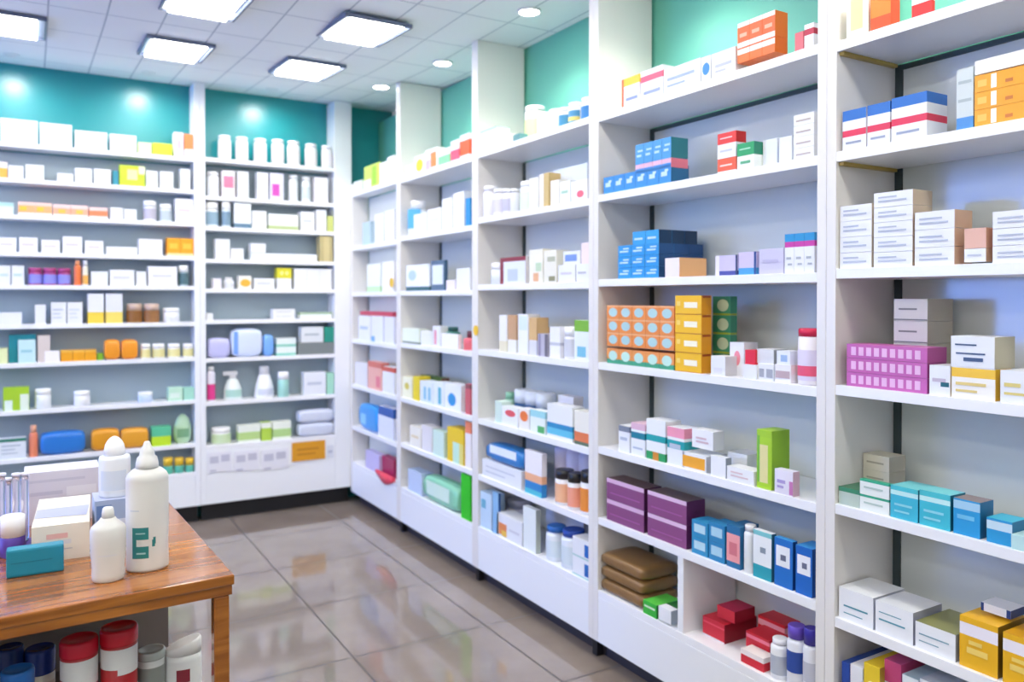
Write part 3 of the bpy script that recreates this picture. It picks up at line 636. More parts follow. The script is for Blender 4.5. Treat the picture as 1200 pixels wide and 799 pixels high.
# ---- R1, corner bay
g('R1',0,414,424,212,'pale mint white carton','e8f2e8',d=.05)
g('R1',0,427,443,193,'lime and white wrapped carton','c8e468',d=.05,pat=((.6,.9,.1,.9,'9ccf3c'),(0,.5,.0,.4,'f4f8ec')))
g('R1',0,445,453,190,'white carton with faint print',W,d=.05)
g('R1',0,454,462,183,'taller white carton',W,d=.05)
g('R1',1,425,434,260,'blue grey carton','b4cddc',d=.05)
g('R1',1,439,450,250,'white carton with pale edge',W,d=.05,side='dfe4ea')
g('R1',1,451,462,246,'white carton',W,d=.05)
g('R1',2,430,446,309,'white carton with green foot','eef4ee',d=.05,bands=((0,.2,'c4e8b8'),))
g('R1',2,448,462,306,'white carton, greyish edge','f2f2f6',d=.05)
g('R1',3,420,434,370,'white carton with pale blue print','eceef8',d=.05,txt=('b8c8ee',TXT1))
g('R1',3,435,449,370,'white carton with blue corner','e9ecf6',d=.05,pat=((0,.3,0,.2,'7cb4e8'),))
g('R1',3,450,462,371,'white carton with lilac tint','e4e6f4',d=.05)
g('R1',3,422,460,365,'flat crimson carton on top','c8405c',vb=370,d=.05)
g('R1',4,416,430,425,'lavender white carton','e8e6f0',d=.05)
g('R1',4,431,447,424,'salmon pink carton','eeb0a4',d=.05,bands=((.8,1,'d87468'),),pat=((.6,.9,.1,.5,'e87c8c'),))
g('R1',4,448,462,430,'white carton with red lid',W,d=.05,bands=((.82,1,'d05c4c'),))
g('R1',5,420,442,474,'bright blue wrapped pack','2c98e4',kind='pack',d=.06,pat=((.1,.4,.2,.6,'8ccdf0'),))
g('R1',5,443,461,477,'white carton with navy lid','dfe4f6',d=.05,bands=((.7,1,'2858a8'),))
g('R1',6,428,444,530,'lilac carton','c4bce8',d=.05)
g('R1',6,446,461,536,'deep magenta carton','a8285c',d=.05,i=.02)
# ---- B2, right bay of the back wall
for (a, b_, v) in ((257.5,273,158),(278,293,160),(299.5,315,162),(320.5,335.5,163),(339,354,165),(360,374,168),(379,391,170)):
    g('B2',0,a,b_,v,'tall white bottle','f6f4f6',kind='bottle',capf=.14,capw=.92,lab='f8f0f3')
g('B2',1,244,259,201,'white bottle with plain label',W,kind='bottle',capf=.15,capw=.9)
g('B2',1,261,276,200,'white carton with pink square','f6ecf0',pat=((.1,.9,.35,.8,'f07c9c'),))
g('B2',1,279,292,201,'plain white carton',W)
g('B2',1,302,315,202,'pale lilac white carton','eceef6')
g('B2',1,317,333,203,'lilac carton with magenta print','e2e0f2',pat=((.15,.7,.15,.6,'cc4cb4'),))
g('B2',1,340,351,205,'slim white bottle',W,kind='bottle',capf=.15,capw=.9)
g('B2',1,355,366,207,'slim bottle with grey label','eaf0f4',kind='bottle',capf=.15,capw=.9,lab='ccd8dc')
g('B2',1,369,385,208,'pinkish white carton','f2eef4')
g('B2',2,242,258,237,'white jar on blue grey foot','eef2f6',kind='jar',lab='8ca8bc')
g('B2',2,261,272,236,'small jar with slate label','dfe8ee',kind='jar',lab='7c98ac')
g('B2',2,275,295,238,'wide white carton, slate foot','eef2f6',bands=((0,.18,'5c7c94'),))
g('B2',2,296,313,247,'low white carton',W)
g('B2',2,315,350,251,'long low carton with olive foot','eef2ee',bands=((0,.25,'b4c48c'),))
g('B2',2,353,369,248,'white carton with grey print',W,txt=('c8ccd8',TXT1))
g('B2',2,371,383,246,'taller white carton',W)
g('B2',2,384,391,253,'small olive yellow carton','c8d078')
g('B2',3,253,270,280,'tall white carton',W)
g('B2',3,271,286,291,'low white carton','f0f2f6')
g('B2',3,294,372,297,'long flat white carton','e8eef2')
g('B2',3,294,312,285,'white carton on the flat one',W,vb=296)
g('B2',3,375,390,276,'tan brown carton','bcae7c',pat=((.3,.75,0,1,'cfc08c'),))
g('B2',4,250,260,326,'slim pinkish carton','ece6ee')
g('B2',4,263,276,325,'white bottle',W,kind='bottle')
g('B2',4,280,295,323,'white carton with amber disc','f4efe6',pat=((.1,.95,.15,.75,'f0b43c','o'),))
g('B2',4,298,322,326,'white carton with grey print',W,txt=('ccd0dc',TXT1))
g('B2',4,325,342,326,'low white carton under yellow',W)
g('B2',4,325,342,314,'yellow carton with white dots','dcd42c',vb=326,pat=((.2,.45,.3,.7,'f0ec8c','o'),(.55,.8,.3,.7,'f0ec8c','o')))
g('B2',4,345,389,315,'white carton below the fourth shelf',W,cols=3,)
g('B2',5,242,250,367,'small white carton',W)
g('B2',5,320,346,362,'white carton with grey line','eef0f2',rows=2,txt=('c0c4c8',TXT1))
g('B2',5,352,389,366,'long white carton with green top','eef4f2',bands=((.7,1,'a4c49c'),))
g('B2',6,244,270,396,'lavender wrapped pack','c4c4f0',kind='pack',d=.07)
g('B2',6,271,308,385,'big pale blue wrapped pack','d6e2fa',kind='pack',d=.09,pat=((.05,.2,.1,.9,'7ca8f0'),))
g('B2',6,309,321,392,'bright blue wrapped pack','7cb0f0',kind='pack',d=.07)
g('B2',6,324,347,396,'white carton with green edge','e8f2f0',rows=2,bands=((0,.3,'8cd4c0'),))
g('B2',6,349,392,401,'low brown grey carton','7c8484')
g('B2',6,353,379,383,'white carton on the brown one','dfe4e8',vb=401,txt=('b0bcc4',TXT1))
g('B2',6,380,392,383,'teal carton on the brown one','22907c',vb=401)
g('B2',7,243,253,430,'white tube with magenta foot','e8e4f0',kind='bottle',capf=.12,lab='e03c8c',labz=(.05,.5))
g('B2',7,262,288,436,'white trigger spray bottle','e9f2f0',kind='spray',lab='b4dcd0')
g('B2',7,300,324,430,'white cone shaped bottle','f0f2f8',kind='cone',lab='d4d8e8')
g('B2',7,327,340,436,'mint green jar','a8dcd0',kind='jar')
g('B2',7,356,382,436,'white carton with faint print','e8ecf4',txt=('c4ccdc',TXT1))
g('B2',7,383,391,437,'slim mint green carton','a4dcc4')
g('B2',8,249,272,502,'white jar with pale green label','eef4ec',kind='jar',lab='cfe4b8')
g('B2',8,279,305,498,'white and green carton, leftmost','eef4e8',bands=((.15,.6,'bcdc8c'),))
g('B2',8,306,318,495,'lime green square carton','b4d850',bands=((.7,1,'eef4e8'),))
g('B2',8,319,341,494,'white and green wide carton','eef4e8',bands=((.15,.6,'b4d88c'),))
g('B2',8,350,392,480,'bluish white wrapped pack','d4daea',kind='pack',rows=2,d=.09)
# ---- B1, left bay of the back wall
B1 = 'B1'
g(B1,0,2,46,140,'wide white carton',W,rows=2,txt=('eedfe4',TXT1))
g(B1,0,48,86,145,'white carton with pink line','f4eef2',rows=2,txt=('ecd4da',TXT1))
g(B1,0,89,127,154,'pinkish white carton','f6eef0',rows=2,txt=('f0d2d8',TXT1))
g(B1,0,130,161,158,'white carton with rosy print','f4ecf0',txt=('f0c8d0',TXT1))
g(B1,0,163,179,167,'pale yellow green carton','e4eeb4')
g(B1,0,180,203,168,'lime yellow carton','d4e830',d=.08)
g(B1,0,205,216,155,'white carton with pink dot','f6e8f0',pat=((.3,.8,.3,.7,'eeb4dc','o'),))
g(B1,0,217,228,157,'orange carton with white foot','f08c50',bands=((0,.35,'f4ecea'),))
g(B1,1,-12,10,189,'orange and white carton','f4b450',bands=((.6,1,'f4e4dc'),))
g(B1,1,11,29,194,'white carton beside the orange',W)
g(B1,1,31,53,193,'pale green white carton','eef4f2')
g(B1,1,68,87,203,'low white carton',W)
g(B1,1,89,109,197,'white carton with pink print',W,txt=('ecd8e0',TXT1))
g(B1,1,111,131,198,'white carton left of teal',W)
g(B1,1,133,140,200,'slim teal carton','2c8ca0')
g(B1,1,141,171,194,'lime carton with pale print','c4e030',pat=((.3,.7,.3,.8,'e4f0a0'),(.75,1,.6,1,'e8f0c0')))
g(B1,1,172,186,200,'white carton right of lime',W)
g(B1,1,188,204,201,'white carton with rosy line',W,txt=('ecd8e0',TXT1))
g(B1,1,212,224,198,'slim white carton',W)
g(B1,2,-4,17,237,'mint white carton','dff0f0',bands=((.7,1,'b4dcd8'),))
g(B1,2,22,62,237,'orange pink carton','f8b47c',cols=2,bands=((.75,1,'f6cfc4'),(0,.2,'f8e8e0')),pat=((.1,.5,.35,.65,'f4c840'),))
g(B1,2,63,104,240,'peach carton with yellow print','f6b090',cols=2,bands=((.7,1,'f4d0cc'),(0,.2,'f8e8e0')),pat=((.3,.7,.3,.6,'f6c850'),))
g(B1,2,105,127,243,'coral orange carton','f4885c',bands=((.7,1,'f4d0cc'),(0,.2,'f8e8e0')))
g(B1,2,130,145,243,'white carton',W)
g(B1,2,146,161,245,'white carton, lower',W)
g(B1,2,169,185,235,'white jar with grey label','eceef2',kind='jar',lab='b8b4c4')
g(B1,2,188,203,239,'pale grey jar','dfe6ea',kind='jar',lab='b8c4cc')
g(B1,2,206,228,233,'white carton with pinkish print','f2f0f4',txt=('e0ccd8',TXT1))
for (a, b_, v) in ((-2,20,278),(23,45,278),(49,71,281),(74,97,277),(100,122,282)):
    g(B1,3,a,b_,v,'white carton with lilac print','f1f0f5',txt=('d8cfe2',TXT1))
g(B1,3,125,162,289,'low flat white carton',W)
g(B1,3,163,191,280,'white carton beside orange ones','f1f0f2')
g(B1,3,196,229,279,'bright orange carton','f6a41c',cols=2,bands=((0,.15,'f8d8a0'),),pat=((.2,.8,.4,.7,'f8c040'),))
g(B1,4,-2,13,311,'white carton',W,txt=('c8dce0',TXT1))
g(B1,4,14,29,311,'white carton with mint print',W,txt=('c0dcd8',TXT1))
g(B1,4,33,84,314,'magenta jar with violet label','a83c84',kind='jar',cols=3,cap='b04484',capf=.25,lab='8c8ce0')
g(B1,4,87,96,305,'orange bottle','f07c44',kind='bottle',capf=.2,cap='f0a070')
g(B1,4,97,104,305,'cream bottle with amber foot','f0ead4',kind='bottle',lab='f0b050',labz=(.05,.4))
g(B1,4,107,127,318,'low white carton',W)
g(B1,4,129,158,316,'wide white carton',W,txt=('d4d4dc',TXT1))
g(B1,4,160,172,318,'small white carton',W)
g(B1,4,174,208,312,'wide tall white carton','f0eff3',txt=('d4d4dc',TXT1))
g(B1,4,210,222,311,'grey jar with dark foot','9cb0b8',kind='jar',lab='4c6c74')
g(B1,5,-4,26,366,'low white carton',W)
g(B1,5,41,54,357,'slim white carton',W)
g(B1,5,60,78,354,'white carton with grey print',W,txt=('c4ccd8',TXT2))
g(B1,5,79,97,354,'white carton with pale print',W,txt=('d0d8e0',TXT2))
g(B1,5,103,122,344,'tall white carton, yellow foot','e9eaf2',bands=((0,.38,'f4d44c'),))
g(B1,5,124,144,344,'tall carton with pale yellow foot','e6e8f0',bands=((0,.38,'f4dc6c'),))
g(B1,5,149,168,356,'brown jar with beige lid','9c7030',kind='jar',cap='d0b4a4',capf=.35,lab='8c5c2c')
g(B1,5,169,188,356,'brown jar with pinkish lid','a47434',kind='jar',cap='d8bcac',capf=.35,lab='98683c')
g(B1,5,192,212,361,'white jar with low lid','eef0f8',kind='jar')
g(B1,6,-6,9,408,'pale yellow carton','e6ecb4')
g(B1,6,10,42,392,'deep teal carton','1c8c98',i=.03,d=.05)
g(B1,6,21,42,398,'mint white carton before the teal','c8e8ea',d=.02,txt=('9cd0d8',TXT1))
g(B1,6,44,59,393,'beige peach carton','dccfc8')
g(B1,6,52,70,411,'low white carton','f6f2f4',i=-.004,d=.03)
g(B1,6,71,113,410,'golden orange carton','f0a41c',cols=3,bands=((.8,1,'f4bc50'),))
g(B1,6,114,121,414,'small green carton','84b428')
g(B1,6,122,141,398,'orange wrapped pack','f09828',kind='pack')
g(B1,6,142,162,398,'orange wrapped pack','f09828',kind='pack')
for (a, b_) in ((165,177),(179,194),(197,212),(215,228)):
    g(B1,6,a,b_,403,'white jar with pale yellow label','eeece4',kind='jar',lab='e4dc9c')
g(B1,7,3,34,454,'lime green carton','a8d030',pat=((.05,.35,0,.45,'e4f4e8'),(.65,.98,0,.7,'e8f4e0')))
g(B1,7,40,60,456,'white jar, taller','eef2f6',kind='jar')
g(B1,7,86,106,459,'white jar, shorter','f2f2f6',kind='jar')
g(B1,7,162,180,460,'bluish white jar','ccdcf4',kind='jar')
g(B1,7,197,214,454,'mint carton with white print','c4ecd4',pat=((.1,.8,.2,.6,'dff4e8'),))
g(B1,7,215,229,454,'pale teal carton','a8e0cc')
g(B1,8,-3,30,514,'white carton with dark green lid','e2e8ee',bands=((.85,1,'2c7c64'),),txt=('b4c0cc',TXT2))
g(B1,8,33,44,499,'peach orange bottle','f08c68',kind='bottle',cap='f4b494')
g(B1,8,46,100,506,'bright blue wrapped pack','2a78cc',kind='pack',d=.1)
g(B1,8,106,140,503,'amber wrapped pack','e09824',kind='pack',d=.09)
g(B1,8,141,174,502,'golden wrapped pack','e4a030',kind='pack',d=.09)
g(B1,8,177,200,500,'green and lime carton','5cc498',bands=((0,.5,'c0e430'),))
g(B1,8,204,226,486,'green oval pouch','b8d8b4',kind='egg',lab='7caC84'.lower())
for (a, b_) in ((191,203),(204,216),(217,229)):
    g(B1,9,a,b_,537,'teal jar with yellow lid','5cb8a0',kind='jar',cap='e8c030',capf=.5)

# labels and groups of the goods
ORD = ['top', 'second', 'third', 'fourth', 'fifth', 'sixth', 'seventh', 'eighth', 'ninth', 'lowest']
def ordinal(k, n, lo, hi, f):
    if k == 0: return lo
    if k == n-1: return hi
    return ['', 'second', 'third', 'fourth', 'fifth', 'sixth'][k] + ' ' + f
by = {}
for it in ITEMS: by.setdefault((it['bay'], it['si'], it['desc']), []).append(it)
seen = {}
for (bay, si, desc), its in by.items():
    n = len(ZS[bay]); sh = ('bottom' if si == n-1 else ORD[si]) + ' shelf'
    xs = sorted({round(i['pos'], 3) for i in its}); zs_ = sorted({round(i['z'], 3) for i in its}, reverse=True); qs = sorted({i['q'] for i in its})
    for it in its:
        w_ = []
        if len(xs) > 1: w_.append(ordinal(xs.index(round(it['pos'], 3)), len(xs), 'leftmost', 'rightmost', 'from left'))
        if len(zs_) > 1:
            k = zs_.index(round(it['z'], 3))
            w_.append(['topmost', 'second down', 'third down', 'fourth down'][k] if k < len(zs_)-1 else 'lowest')
        if len(qs) > 1: w_.append(['front', 'middle', 'rear'][it['q']])
        lab = desc + (', ' + ' '.join(w_) if w_ else '') + ', ' + sh + ' of ' + BAYN[bay]
        if len(lab.split()) > 16: print('LONG', len(lab.split()), lab)
        if lab in seen: print('DUP', lab)
        seen[lab] = 1
        tag(it['o'], lab, it['cat'], (desc + 's on the ' + sh + ' of ' + BAYN[bay]) if len(its) > 1 else None)

# ------------------------------------------------------------------ small things on the shelving
def disc(name, u, v, bay, r, label):
    P = onX(u, v, SX); bm = lathe([(r, 0), (r, .002)], 20)
    o = mk(name, bm, M('e9bd2c', .4)); o.location = (SX-.001, P[1], P[2]); o.rotation_euler = (0, -PI/2, 0)
    tag(o, label, 'tag', 'round yellow shelf tags')
disc('shelf_tag', 558, 387, 'R2', .024, 'round yellow tag on the post left of the third bay')
disc('shelf_tag', 459, 331, 'R1', .028, 'round yellow tag on the post right of the corner bay')
# red ribbon hanging over the lowest shelf edge of the corner bay
P0 = onX(441, 552, SX); P1 = onX(461, 552, SX)
bm = bmesh.new(); nn = 10; w = abs(P0[1]-P1[1]); rows_ = []
for k in range(nn+1):
    t = k/nn; y = -w/2 + w*t
    zc = EYE-1.073+.004; dz = -.045*(1-abs(2*t-1.15)**1.3*.9)
    rows_.append([bm.verts.new(p) for p in ((.012, -y, zc+.022), (-.004, -y, zc+.026), (-.010, -y, zc+.01+dz), (-.003, -y, zc+.008+dz), (.0, -y, zc), (.012, -y, zc))])
for k in range(nn):
    for q in range(6): f = bm.faces.new((rows_[k][q], rows_[k][(q+1) % 6], rows_[k+1][(q+1) % 6], rows_[k+1][q])); f.smooth = True
bm.faces.new(rows_[0]); bm.faces.new(rows_[-1][::-1])
bmesh.ops.recalc_face_normals(bm, faces=bm.faces[:])
o = mk('soft_pack', bm, M('e0405a', .4)); o.location = (SX, (P0[1]+P1[1])/2, 0)
tag(o, 'red soft pack drooping over the bottom shelf edge of the corner bay', 'pack')
# price cards on the drawer front of the right back bay
def card(u0, u1, v0, v1, col, label, group, txt=True, off=0):
    A = onY(u0, v0, YF-.003); B = onY(u1, v1, YF-.003)
    o = box('price_sign', -(B[0]-A[0])/2, (B[0]-A[0])/2, -.0015, .0015, 0, A[2]-B[2], M(col, .45))
    o.location = ((A[0]+B[0])/2, YF-.0025-off, B[2])
    if txt:
        bm = bmesh.new(); W_ = B[0]-A[0]; H_ = A[2]-B[2]
        for (x0, x1, z0, z1, q) in txt:
            f = bm.faces.new([bm.verts.new(((x-.5)*W_, -.002, z*H_)) for x, z in ((x0, z0), (x1, z0), (x1, z1), (x0, z1))]); f.material_index = 0
        mk('printed_label', bm, M(txt[0][4], .5), o)
    tag(o, label, 'card', group)
g4 = 'white price cards along the lowest shelf of the back wall'
for k, (a, b_, s) in enumerate(((243,272,'first white card below the green topped jars, nearest the left post'),(274,304,'second white price card from the left on the back drawer front'),
                    (306,338,'white price card just left of the orange sign on the back wall'))):
    card(a, b_, 531-k*1.5, 551-k*1.5, 'e6e6ee', s, g4, ((.1,.45,.45,.8,'c2c2d2'),(.55,.9,.5,.85,'c2c2d2'),(.1,.35,.02,.12,'8c8c98')))
card(342, 381, 519, 537, 'dd9a1e', 'orange sign card on the lowest shelf edge of the back wall', None, ((.15,.8,.55,.66,'c48216'),(.15,.7,.3,.4,'c48216')), off=.002)
card(383, 391, 522, 536, 'dcdfe8', 'small white price card right of the orange sign', g4, ((.2,.8,.4,.6,'b8bccc'),))

# ------------------------------------------------------------------ table and what stands on it
TZ = EYE-.6; TC = onZ(275, 673, TZ); TR = math.radians(2.6)
tb = empty('display_table', (TC[0], TC[1], 0), TR); tag(tb, 'orange brown wooden table with a glossy top in the foreground', 'table')
box('tabletop', -1.5, 0, 0, .82, TZ-.022, TZ, WOOD, tb, .003)
box('apron', -1.46, -.004, .004, .024, TZ-.044, TZ-.0225, WOOD, tb, .002)
box('apron', -.026, -.004, .024, .79, TZ-.044, TZ-.0225, WOOD, tb, .002)
for (x, y) in ((-.042, .004), (-1.49, .004), (-.042, .78), (-1.49, .78)):
    box('leg', x, x+.032, y+.02*(y < .1)*0, y+.03, .001, TZ-.0445, WOOD, tb, .003)
box('lower_shelf', -1.45, -.043, .03, .77, .30, .318, M('453a36', .5), tb, .002)
box('modesty_panel', -1.455, -.001, .745, .765, .32, TZ-.046, M('756a65', .5), tb, .002)
def tw(u, v, z=TZ): return onZ(u, v, z)
def ztop(P, v):
    lo, hi = P[2], P[2]+1
    for _ in range(40):
        m = (lo+hi)/2; d = np.array([P[0], P[1], m-EYE]); z = d@fw; vv = CY - F*(d@up)/z
        if vv > v: lo = m
        else: hi = m
    return lo
def pxw(P, px):
    d = np.array([P[0], P[1], P[2]-EYE]); return px*(d@fw)/F
# large bottle
P = tw(173, 671); w = pxw(P, 47); r = w/2; h = ztop(P, 520)-TZ; sy = .8
n = np.array([P[0], P[1]])/math.hypot(P[0], P[1]); cx, cy = P[0]+n[0]*r*sy, P[1]+n[1]*r*sy
rz = math.atan2(-P[0], P[1])
root = mk('squeeze_bottle', lathe([(r*.9, 0), (r*.98, h*.012), (r, h*.03), (r*.97, h*.2), (r, h*.4), (r, h*.66), (r*.985, h*.69), (r*1.0, h*.7), (r*.99, h*.725), (r*.9, h*.755), (r*.68, h*.785), (r*.55, h*.795)], 40, sy), M('e2e0dc', .3), None, (cx, cy, TZ), rz)
mk('nozzle_cap', lathe([(r*.54, h*.795), (r*.53, h*.83), (r*.47, h*.875), (r*.36, h*.89), (r*.35, h*.915), (r*.3, h*.94), (r*.2, h*.965), (r*.15, h*.99), (r*.1, h)], 28), M('e6e5e3', .3), root)
bm = bmesh.new(); zz = lambda v: (671-v)/(671-520)*h
for (a0, a1, v0, v1) in ((-133, -87, 632, 618), (-133, -87, 654, 640), (-133, -120, 640, 632)):
    curved_patch(bm, r*.985, sy, a0, a1, zz(v0), zz(v1), 0)
curved_patch(bm, r*.985, sy, -78, -70, zz(641), zz(633), 0, 3); curved_patch(bm, r*.985, sy, -75, -68, zz(638), zz(630), 0, 3)
for (a0, a1, v0, v1) in ((-122, -96, 625.5, 624), (-120, -95, 649, 647)): curved_patch(bm, r*.995, sy, a0, a1, zz(v0), zz(v1), 1)
curved_patch(bm, r*.99, sy, -140, -112, zz(599), zz(597.5), 2)
mk('printed_label', bm, [M('2a7f80', .4), M('9cc8c8', .4), M('c8ccd4', .4)], root)
tag(root, 'tall white squeeze bottle with a teal emblem, standing near the table edge', 'bottle')
# small nozzle bottle
P = tw(127, 684); w = pxw(P, 39); r = w/2; h = ztop(P, 598)-TZ
n = np.array([P[0], P[1]])/math.hypot(P[0], P[1]); cx, cy = P[0]+n[0]*r*.85, P[1]+n[1]*r*.85
root = mk('squeeze_bottle', lathe([(r*.8, 0), (r*.88, h*.02), (r*.92, h*.08), (r*.9, h*.2), (r*.95, h*.33), (r, h*.40), (r*.97, h*.43), (r*1.0, h*.46), (r*.98, h*.5), (r*1.0, h*.53), (r, h*.7), (r*.92, h*.745), (r*.7, h*.79), (r*.5, h*.83), (r*.42, h*.86)], 36, .85), M('e0dedb', .3), None, (cx, cy, TZ), rz)
mk('nozzle_cap', lathe([(r*.36, h*.86), (r*.34, h*.93), (r*.3, h*.985), (r*.24, h)], 24), M('e6e5e3', .3), root)
bm = bmesh.new(); curved_patch(bm, r*.97, .85, -120, -60, h*.37, h*.385, 0); mk('printed_label', bm, M('dcdce2', .4), root)
tag(root, 'small white nozzle bottle in front of the tall squeeze bottle', 'bottle')
# low blue and white carton behind, with a white bottle on it
A = onY(111, 588, 2.12); B = onY(150, 588, 2.12); hh = A[2]-TZ; wq = B[0]-A[0]
o = carton(wq, .1, hh, '9db0d4', top='b4bcd8', pat=((.05, .5, .5, .9, '5c7cb4'), (.55, .95, .1, .6, 'd4dcf0'), (.05, .4, .1, .4, '7c94c4')))
o.location = ((A[0]+B[0])/2, 2.17, TZ+.0003); tag(o, 'blue grey carton behind the small nozzle bottle on the table', 'box')
Pb = onY(135, 585, 2.16); wb = pxw(Pb, 34); r = wb/2
Pb[2] = TZ+hh; h = ztop(Pb, 512)-Pb[2]
root = mk('squeeze_bottle', lathe([(r*.95, 0), (r, h*.03), (r, h*.62), (r*.95, h*.67), (r*.6, h*.69)], 32), M('e9edf6', .35), None, (Pb[0], 2.17, TZ+hh+.0006))
mk('cap', lathe([(r*.68, h*.69), (r*.67, h*.78), (r*.6, h*.86), (r*.45, h*.93), (r*.28, h*.975), (r*.1, h)], 28), M('f4f4f8', .35), root)
bm = bmesh.new(); curved_patch(bm, r, 1, -150, -50, h*.12, h*.45, 0); mk('printed_label', bm, M('d4def0', .4), root)
tag(root, 'white bottle with a domed cap standing behind the tall squeeze bottle', 'bottle')
# white carton
A = tw(37, 661); B = tw(105, 652); hh = ztop(B, 611)-TZ; wq = math.hypot(B[0]-A[0], B[1]-A[1]); ang = math.atan2(B[1]-A[1], B[0]-A[0])
q1 = onZ(103, 611, TZ+hh); q2 = onZ(98, 580, TZ+hh); dq = q2[1]-q1[1]
bm = bmesh.new(); o = carton(wq, dq, hh, 'ebe2d3', top='f4ecd8', side='d8cbb8', pat=((.25, .62, .62, .76, 'e8b4ac'), (.45, .68, .45, .58, 'dcd8d8')), txt=('c9c4c4', ((.12, .7, .3, .03), (.12, .5, .2, .03))))
mid = np.array([(A[0]+B[0])/2, (A[1]+B[1])/2]); nrm = np.array([-math.sin(ang), math.cos(ang)])
o.location = (mid[0]+nrm[0]*dq/2, mid[1]+nrm[1]*dq/2, TZ+.0003); o.rotation_euler = (0, 0, ang)
bm.free(); bm = bmesh.new()
f = bm.faces.new([bm.verts.new(p) for p in ((-wq*.49, -dq*.22, hh+.0008), (wq*.44, -dq*.26, hh+.0008), (wq*.49, dq*.1, hh+.0008), (-wq*.49, dq*.08, hh+.0008))])
mk('lid_stripe', bm, M('b9bfdf', .3), o)
tag(o, 'white carton with a lilac stripe across its lid, lying on the table', 'box')
# teal carton
A = tw(7, 679); B = tw(75, 669); hh = ztop(B, 637)-TZ; wq = math.hypot(B[0]-A[0], B[1]-A[1]); ang = math.atan2(B[1]-A[1], B[0]-A[0]); dq = .035
mid = np.array([(A[0]+B[0])/2, (A[1]+B[1])/2]); nrm = np.array([-math.sin(ang), math.cos(ang)])
o = box('medicine_box', -wq/2, wq/2, -dq/2, dq/2, 0, hh, M('1688a4', .4), None, .005); o.location = (mid[0]+nrm[0]*dq/2, mid[1]+nrm[1]*dq/2, TZ+.0003); o.rotation_euler = (0, 0, ang)
bm = bmesh.new(); f = bm.faces.new([bm.verts.new(p) for p in ((-wq*.42, -dq/2-.0006, hh*.5), (wq*.3, -dq/2-.0006, hh*.5), (wq*.3, -dq/2-.0006, hh*.53), (-wq*.42, -dq/2-.0006, hh*.53))])
mk('printed_label', bm, M('127088', .4), o)
tag(o, 'deep teal carton with rounded edges at the front of the table', 'box')
# pale stack at the back of the table
A = onY(28, 556, 2.44); B = onY(117, 556, 2.44); hs = (A[2]-TZ)/3
o = carton(B[0]-A[0], .11, hs*3, 'cfcddf', top='d9d8e6', pat=((.05, .5, .55, .62, 'bdbcd2'), (.05, .8, .8, .85, 'bfbed4'), (.55, .95, .5, .68, 'dcdcea')))
o.location = ((A[0]+B[0])/2, 2.50, TZ+.0003); tag(o, 'wide pale lilac carton at the rear of the table', 'box')
# clear tubes in a tray, far left
tray = empty('tube_rack', (-.035, 2.23, TZ)); tag(tray, 'purple rack holding clear plastic tubes at the left of the table', 'rack')
box('tray', -.06, .055, -.045, .03, 0, .018, M('5a3fa0', .4), tray, .003)
CL = M('eceafb', .1, trans=.75)
for k, u in enumerate((2, 9, 19, 29)):
    Pt = onY(u, 556, 2.24); ht = Pt[2]-TZ
    if u == 9: ht *= .93
    bm = lathe([(.007, .018), (.0085, .03), (.0085, ht*.93), (.0075, ht)], 14)
    o = mk('clear_tube', bm, CL); o.location = (Pt[0], 2.225+.008*(k % 2), TZ)
    o['label'] = 'x'; del o['label']
    tag(o, ('clear lilac tube at the picture edge on the table', 'shorter clear tube, second from the left', 'clear tube in the middle of the rack', 'clear tube nearest the white carton')[k], 'tube', 'clear plastic tubes')
    mk('cap', lathe([(.0095, ht), (.0095, ht+.006)], 14), M('e6e4f6', .3), o)
Pt = tw(15, 654); hj = ztop(Pt, 606)-TZ; o = jar(pxw(Pt, 26), .045, hj, '5f46ac', cap='f4f4f6', capf=.5); o.location = (Pt[0], Pt[1]+.02, TZ+.0003)
tag(o, 'small violet jar with a white lid behind the teal carton on the table', 'jar')

# ------------------------------------------------------------------ containers on the lower shelf
LZ = .3183
def under(u0, u1, vt, Y, label, body, cap, capf, kind='jar', lab=None, sq=False, bands=()):
    u = (u0+u1)/2; P = onY(u, vt, Y); w = pxw(P, u1-u0); h = P[2]-LZ
    if kind == 'jar':
        r = w/2; hb = h*(1-capf)
        o = mk('supplement_jar', lathe([(r*.9, 0), (r*.95, h*.02), (r*.95, hb), (r*.9, hb+.001)], 32), M(body, .3))
        mk('lid', lathe([(r*.98, hb+.001), (r, hb+.004), (r, h-.006), (r*.95, h-.001), (r*.8, h), (r*.78, h-.003), (r*.2, h-.003)], 32), M(cap, .25), o)
        bm = bmesh.new(); mats = []
        for (a0, a1, z0, z1, q) in lab:
            curved_patch(bm, r*.955, 1, a0, a1, z0*h, z1*h, len(mats), 12); mats.append(M(q, .4))
        mk('printed_label', bm, mats, o)
    o.location = (P[0], Y, LZ); o.rotation_euler = (0, 0, math.atan2(-P[0], Y))
    tag(o, label, 'jar'); return o
under(72, 113, 747, 1.93, 'shorter red jar with white label under the table', 'b81e2a', 'c81a34', .11, lab=((-170, -10, .74, .875, 'e2e2e2'), (-95, -10, .69, .74, 'e2e2e2')))
under(119, 160, 733, 1.93, 'taller red jar with white label under the table', 'b01c22', 'c41a2e', .11, lab=((-170, -10, .74, .875, 'e2e2e2'), (-95, -10, .7, .74, 'e2e2e2'), (-170, -10, .3, .6, 'e4e0e4')))
under(161, 193, 760, 1.97, 'grey white jar between the red jar and slant capped bottle', 'c8ccca', 'a8b0ac', .08, lab=((-160, -20, .68, .86, '8c9490'), (-160, -20, .2, .6, 'dfe2e2')))
under(31, 63, 758, 2.02, 'dark blue lidded jar behind the bright blue one', 'd8d4c8', '1c3a86', .2, lab=((-160, -20, .2, .74, 'c9c0b4'),))
under(-2, 26, 757, 2.02, 'navy lidded jar at the left picture edge under the table', 'd8d4c8', '16306e', .2, lab=((-160, -20, .2, .74, 'c9c0b4'),))
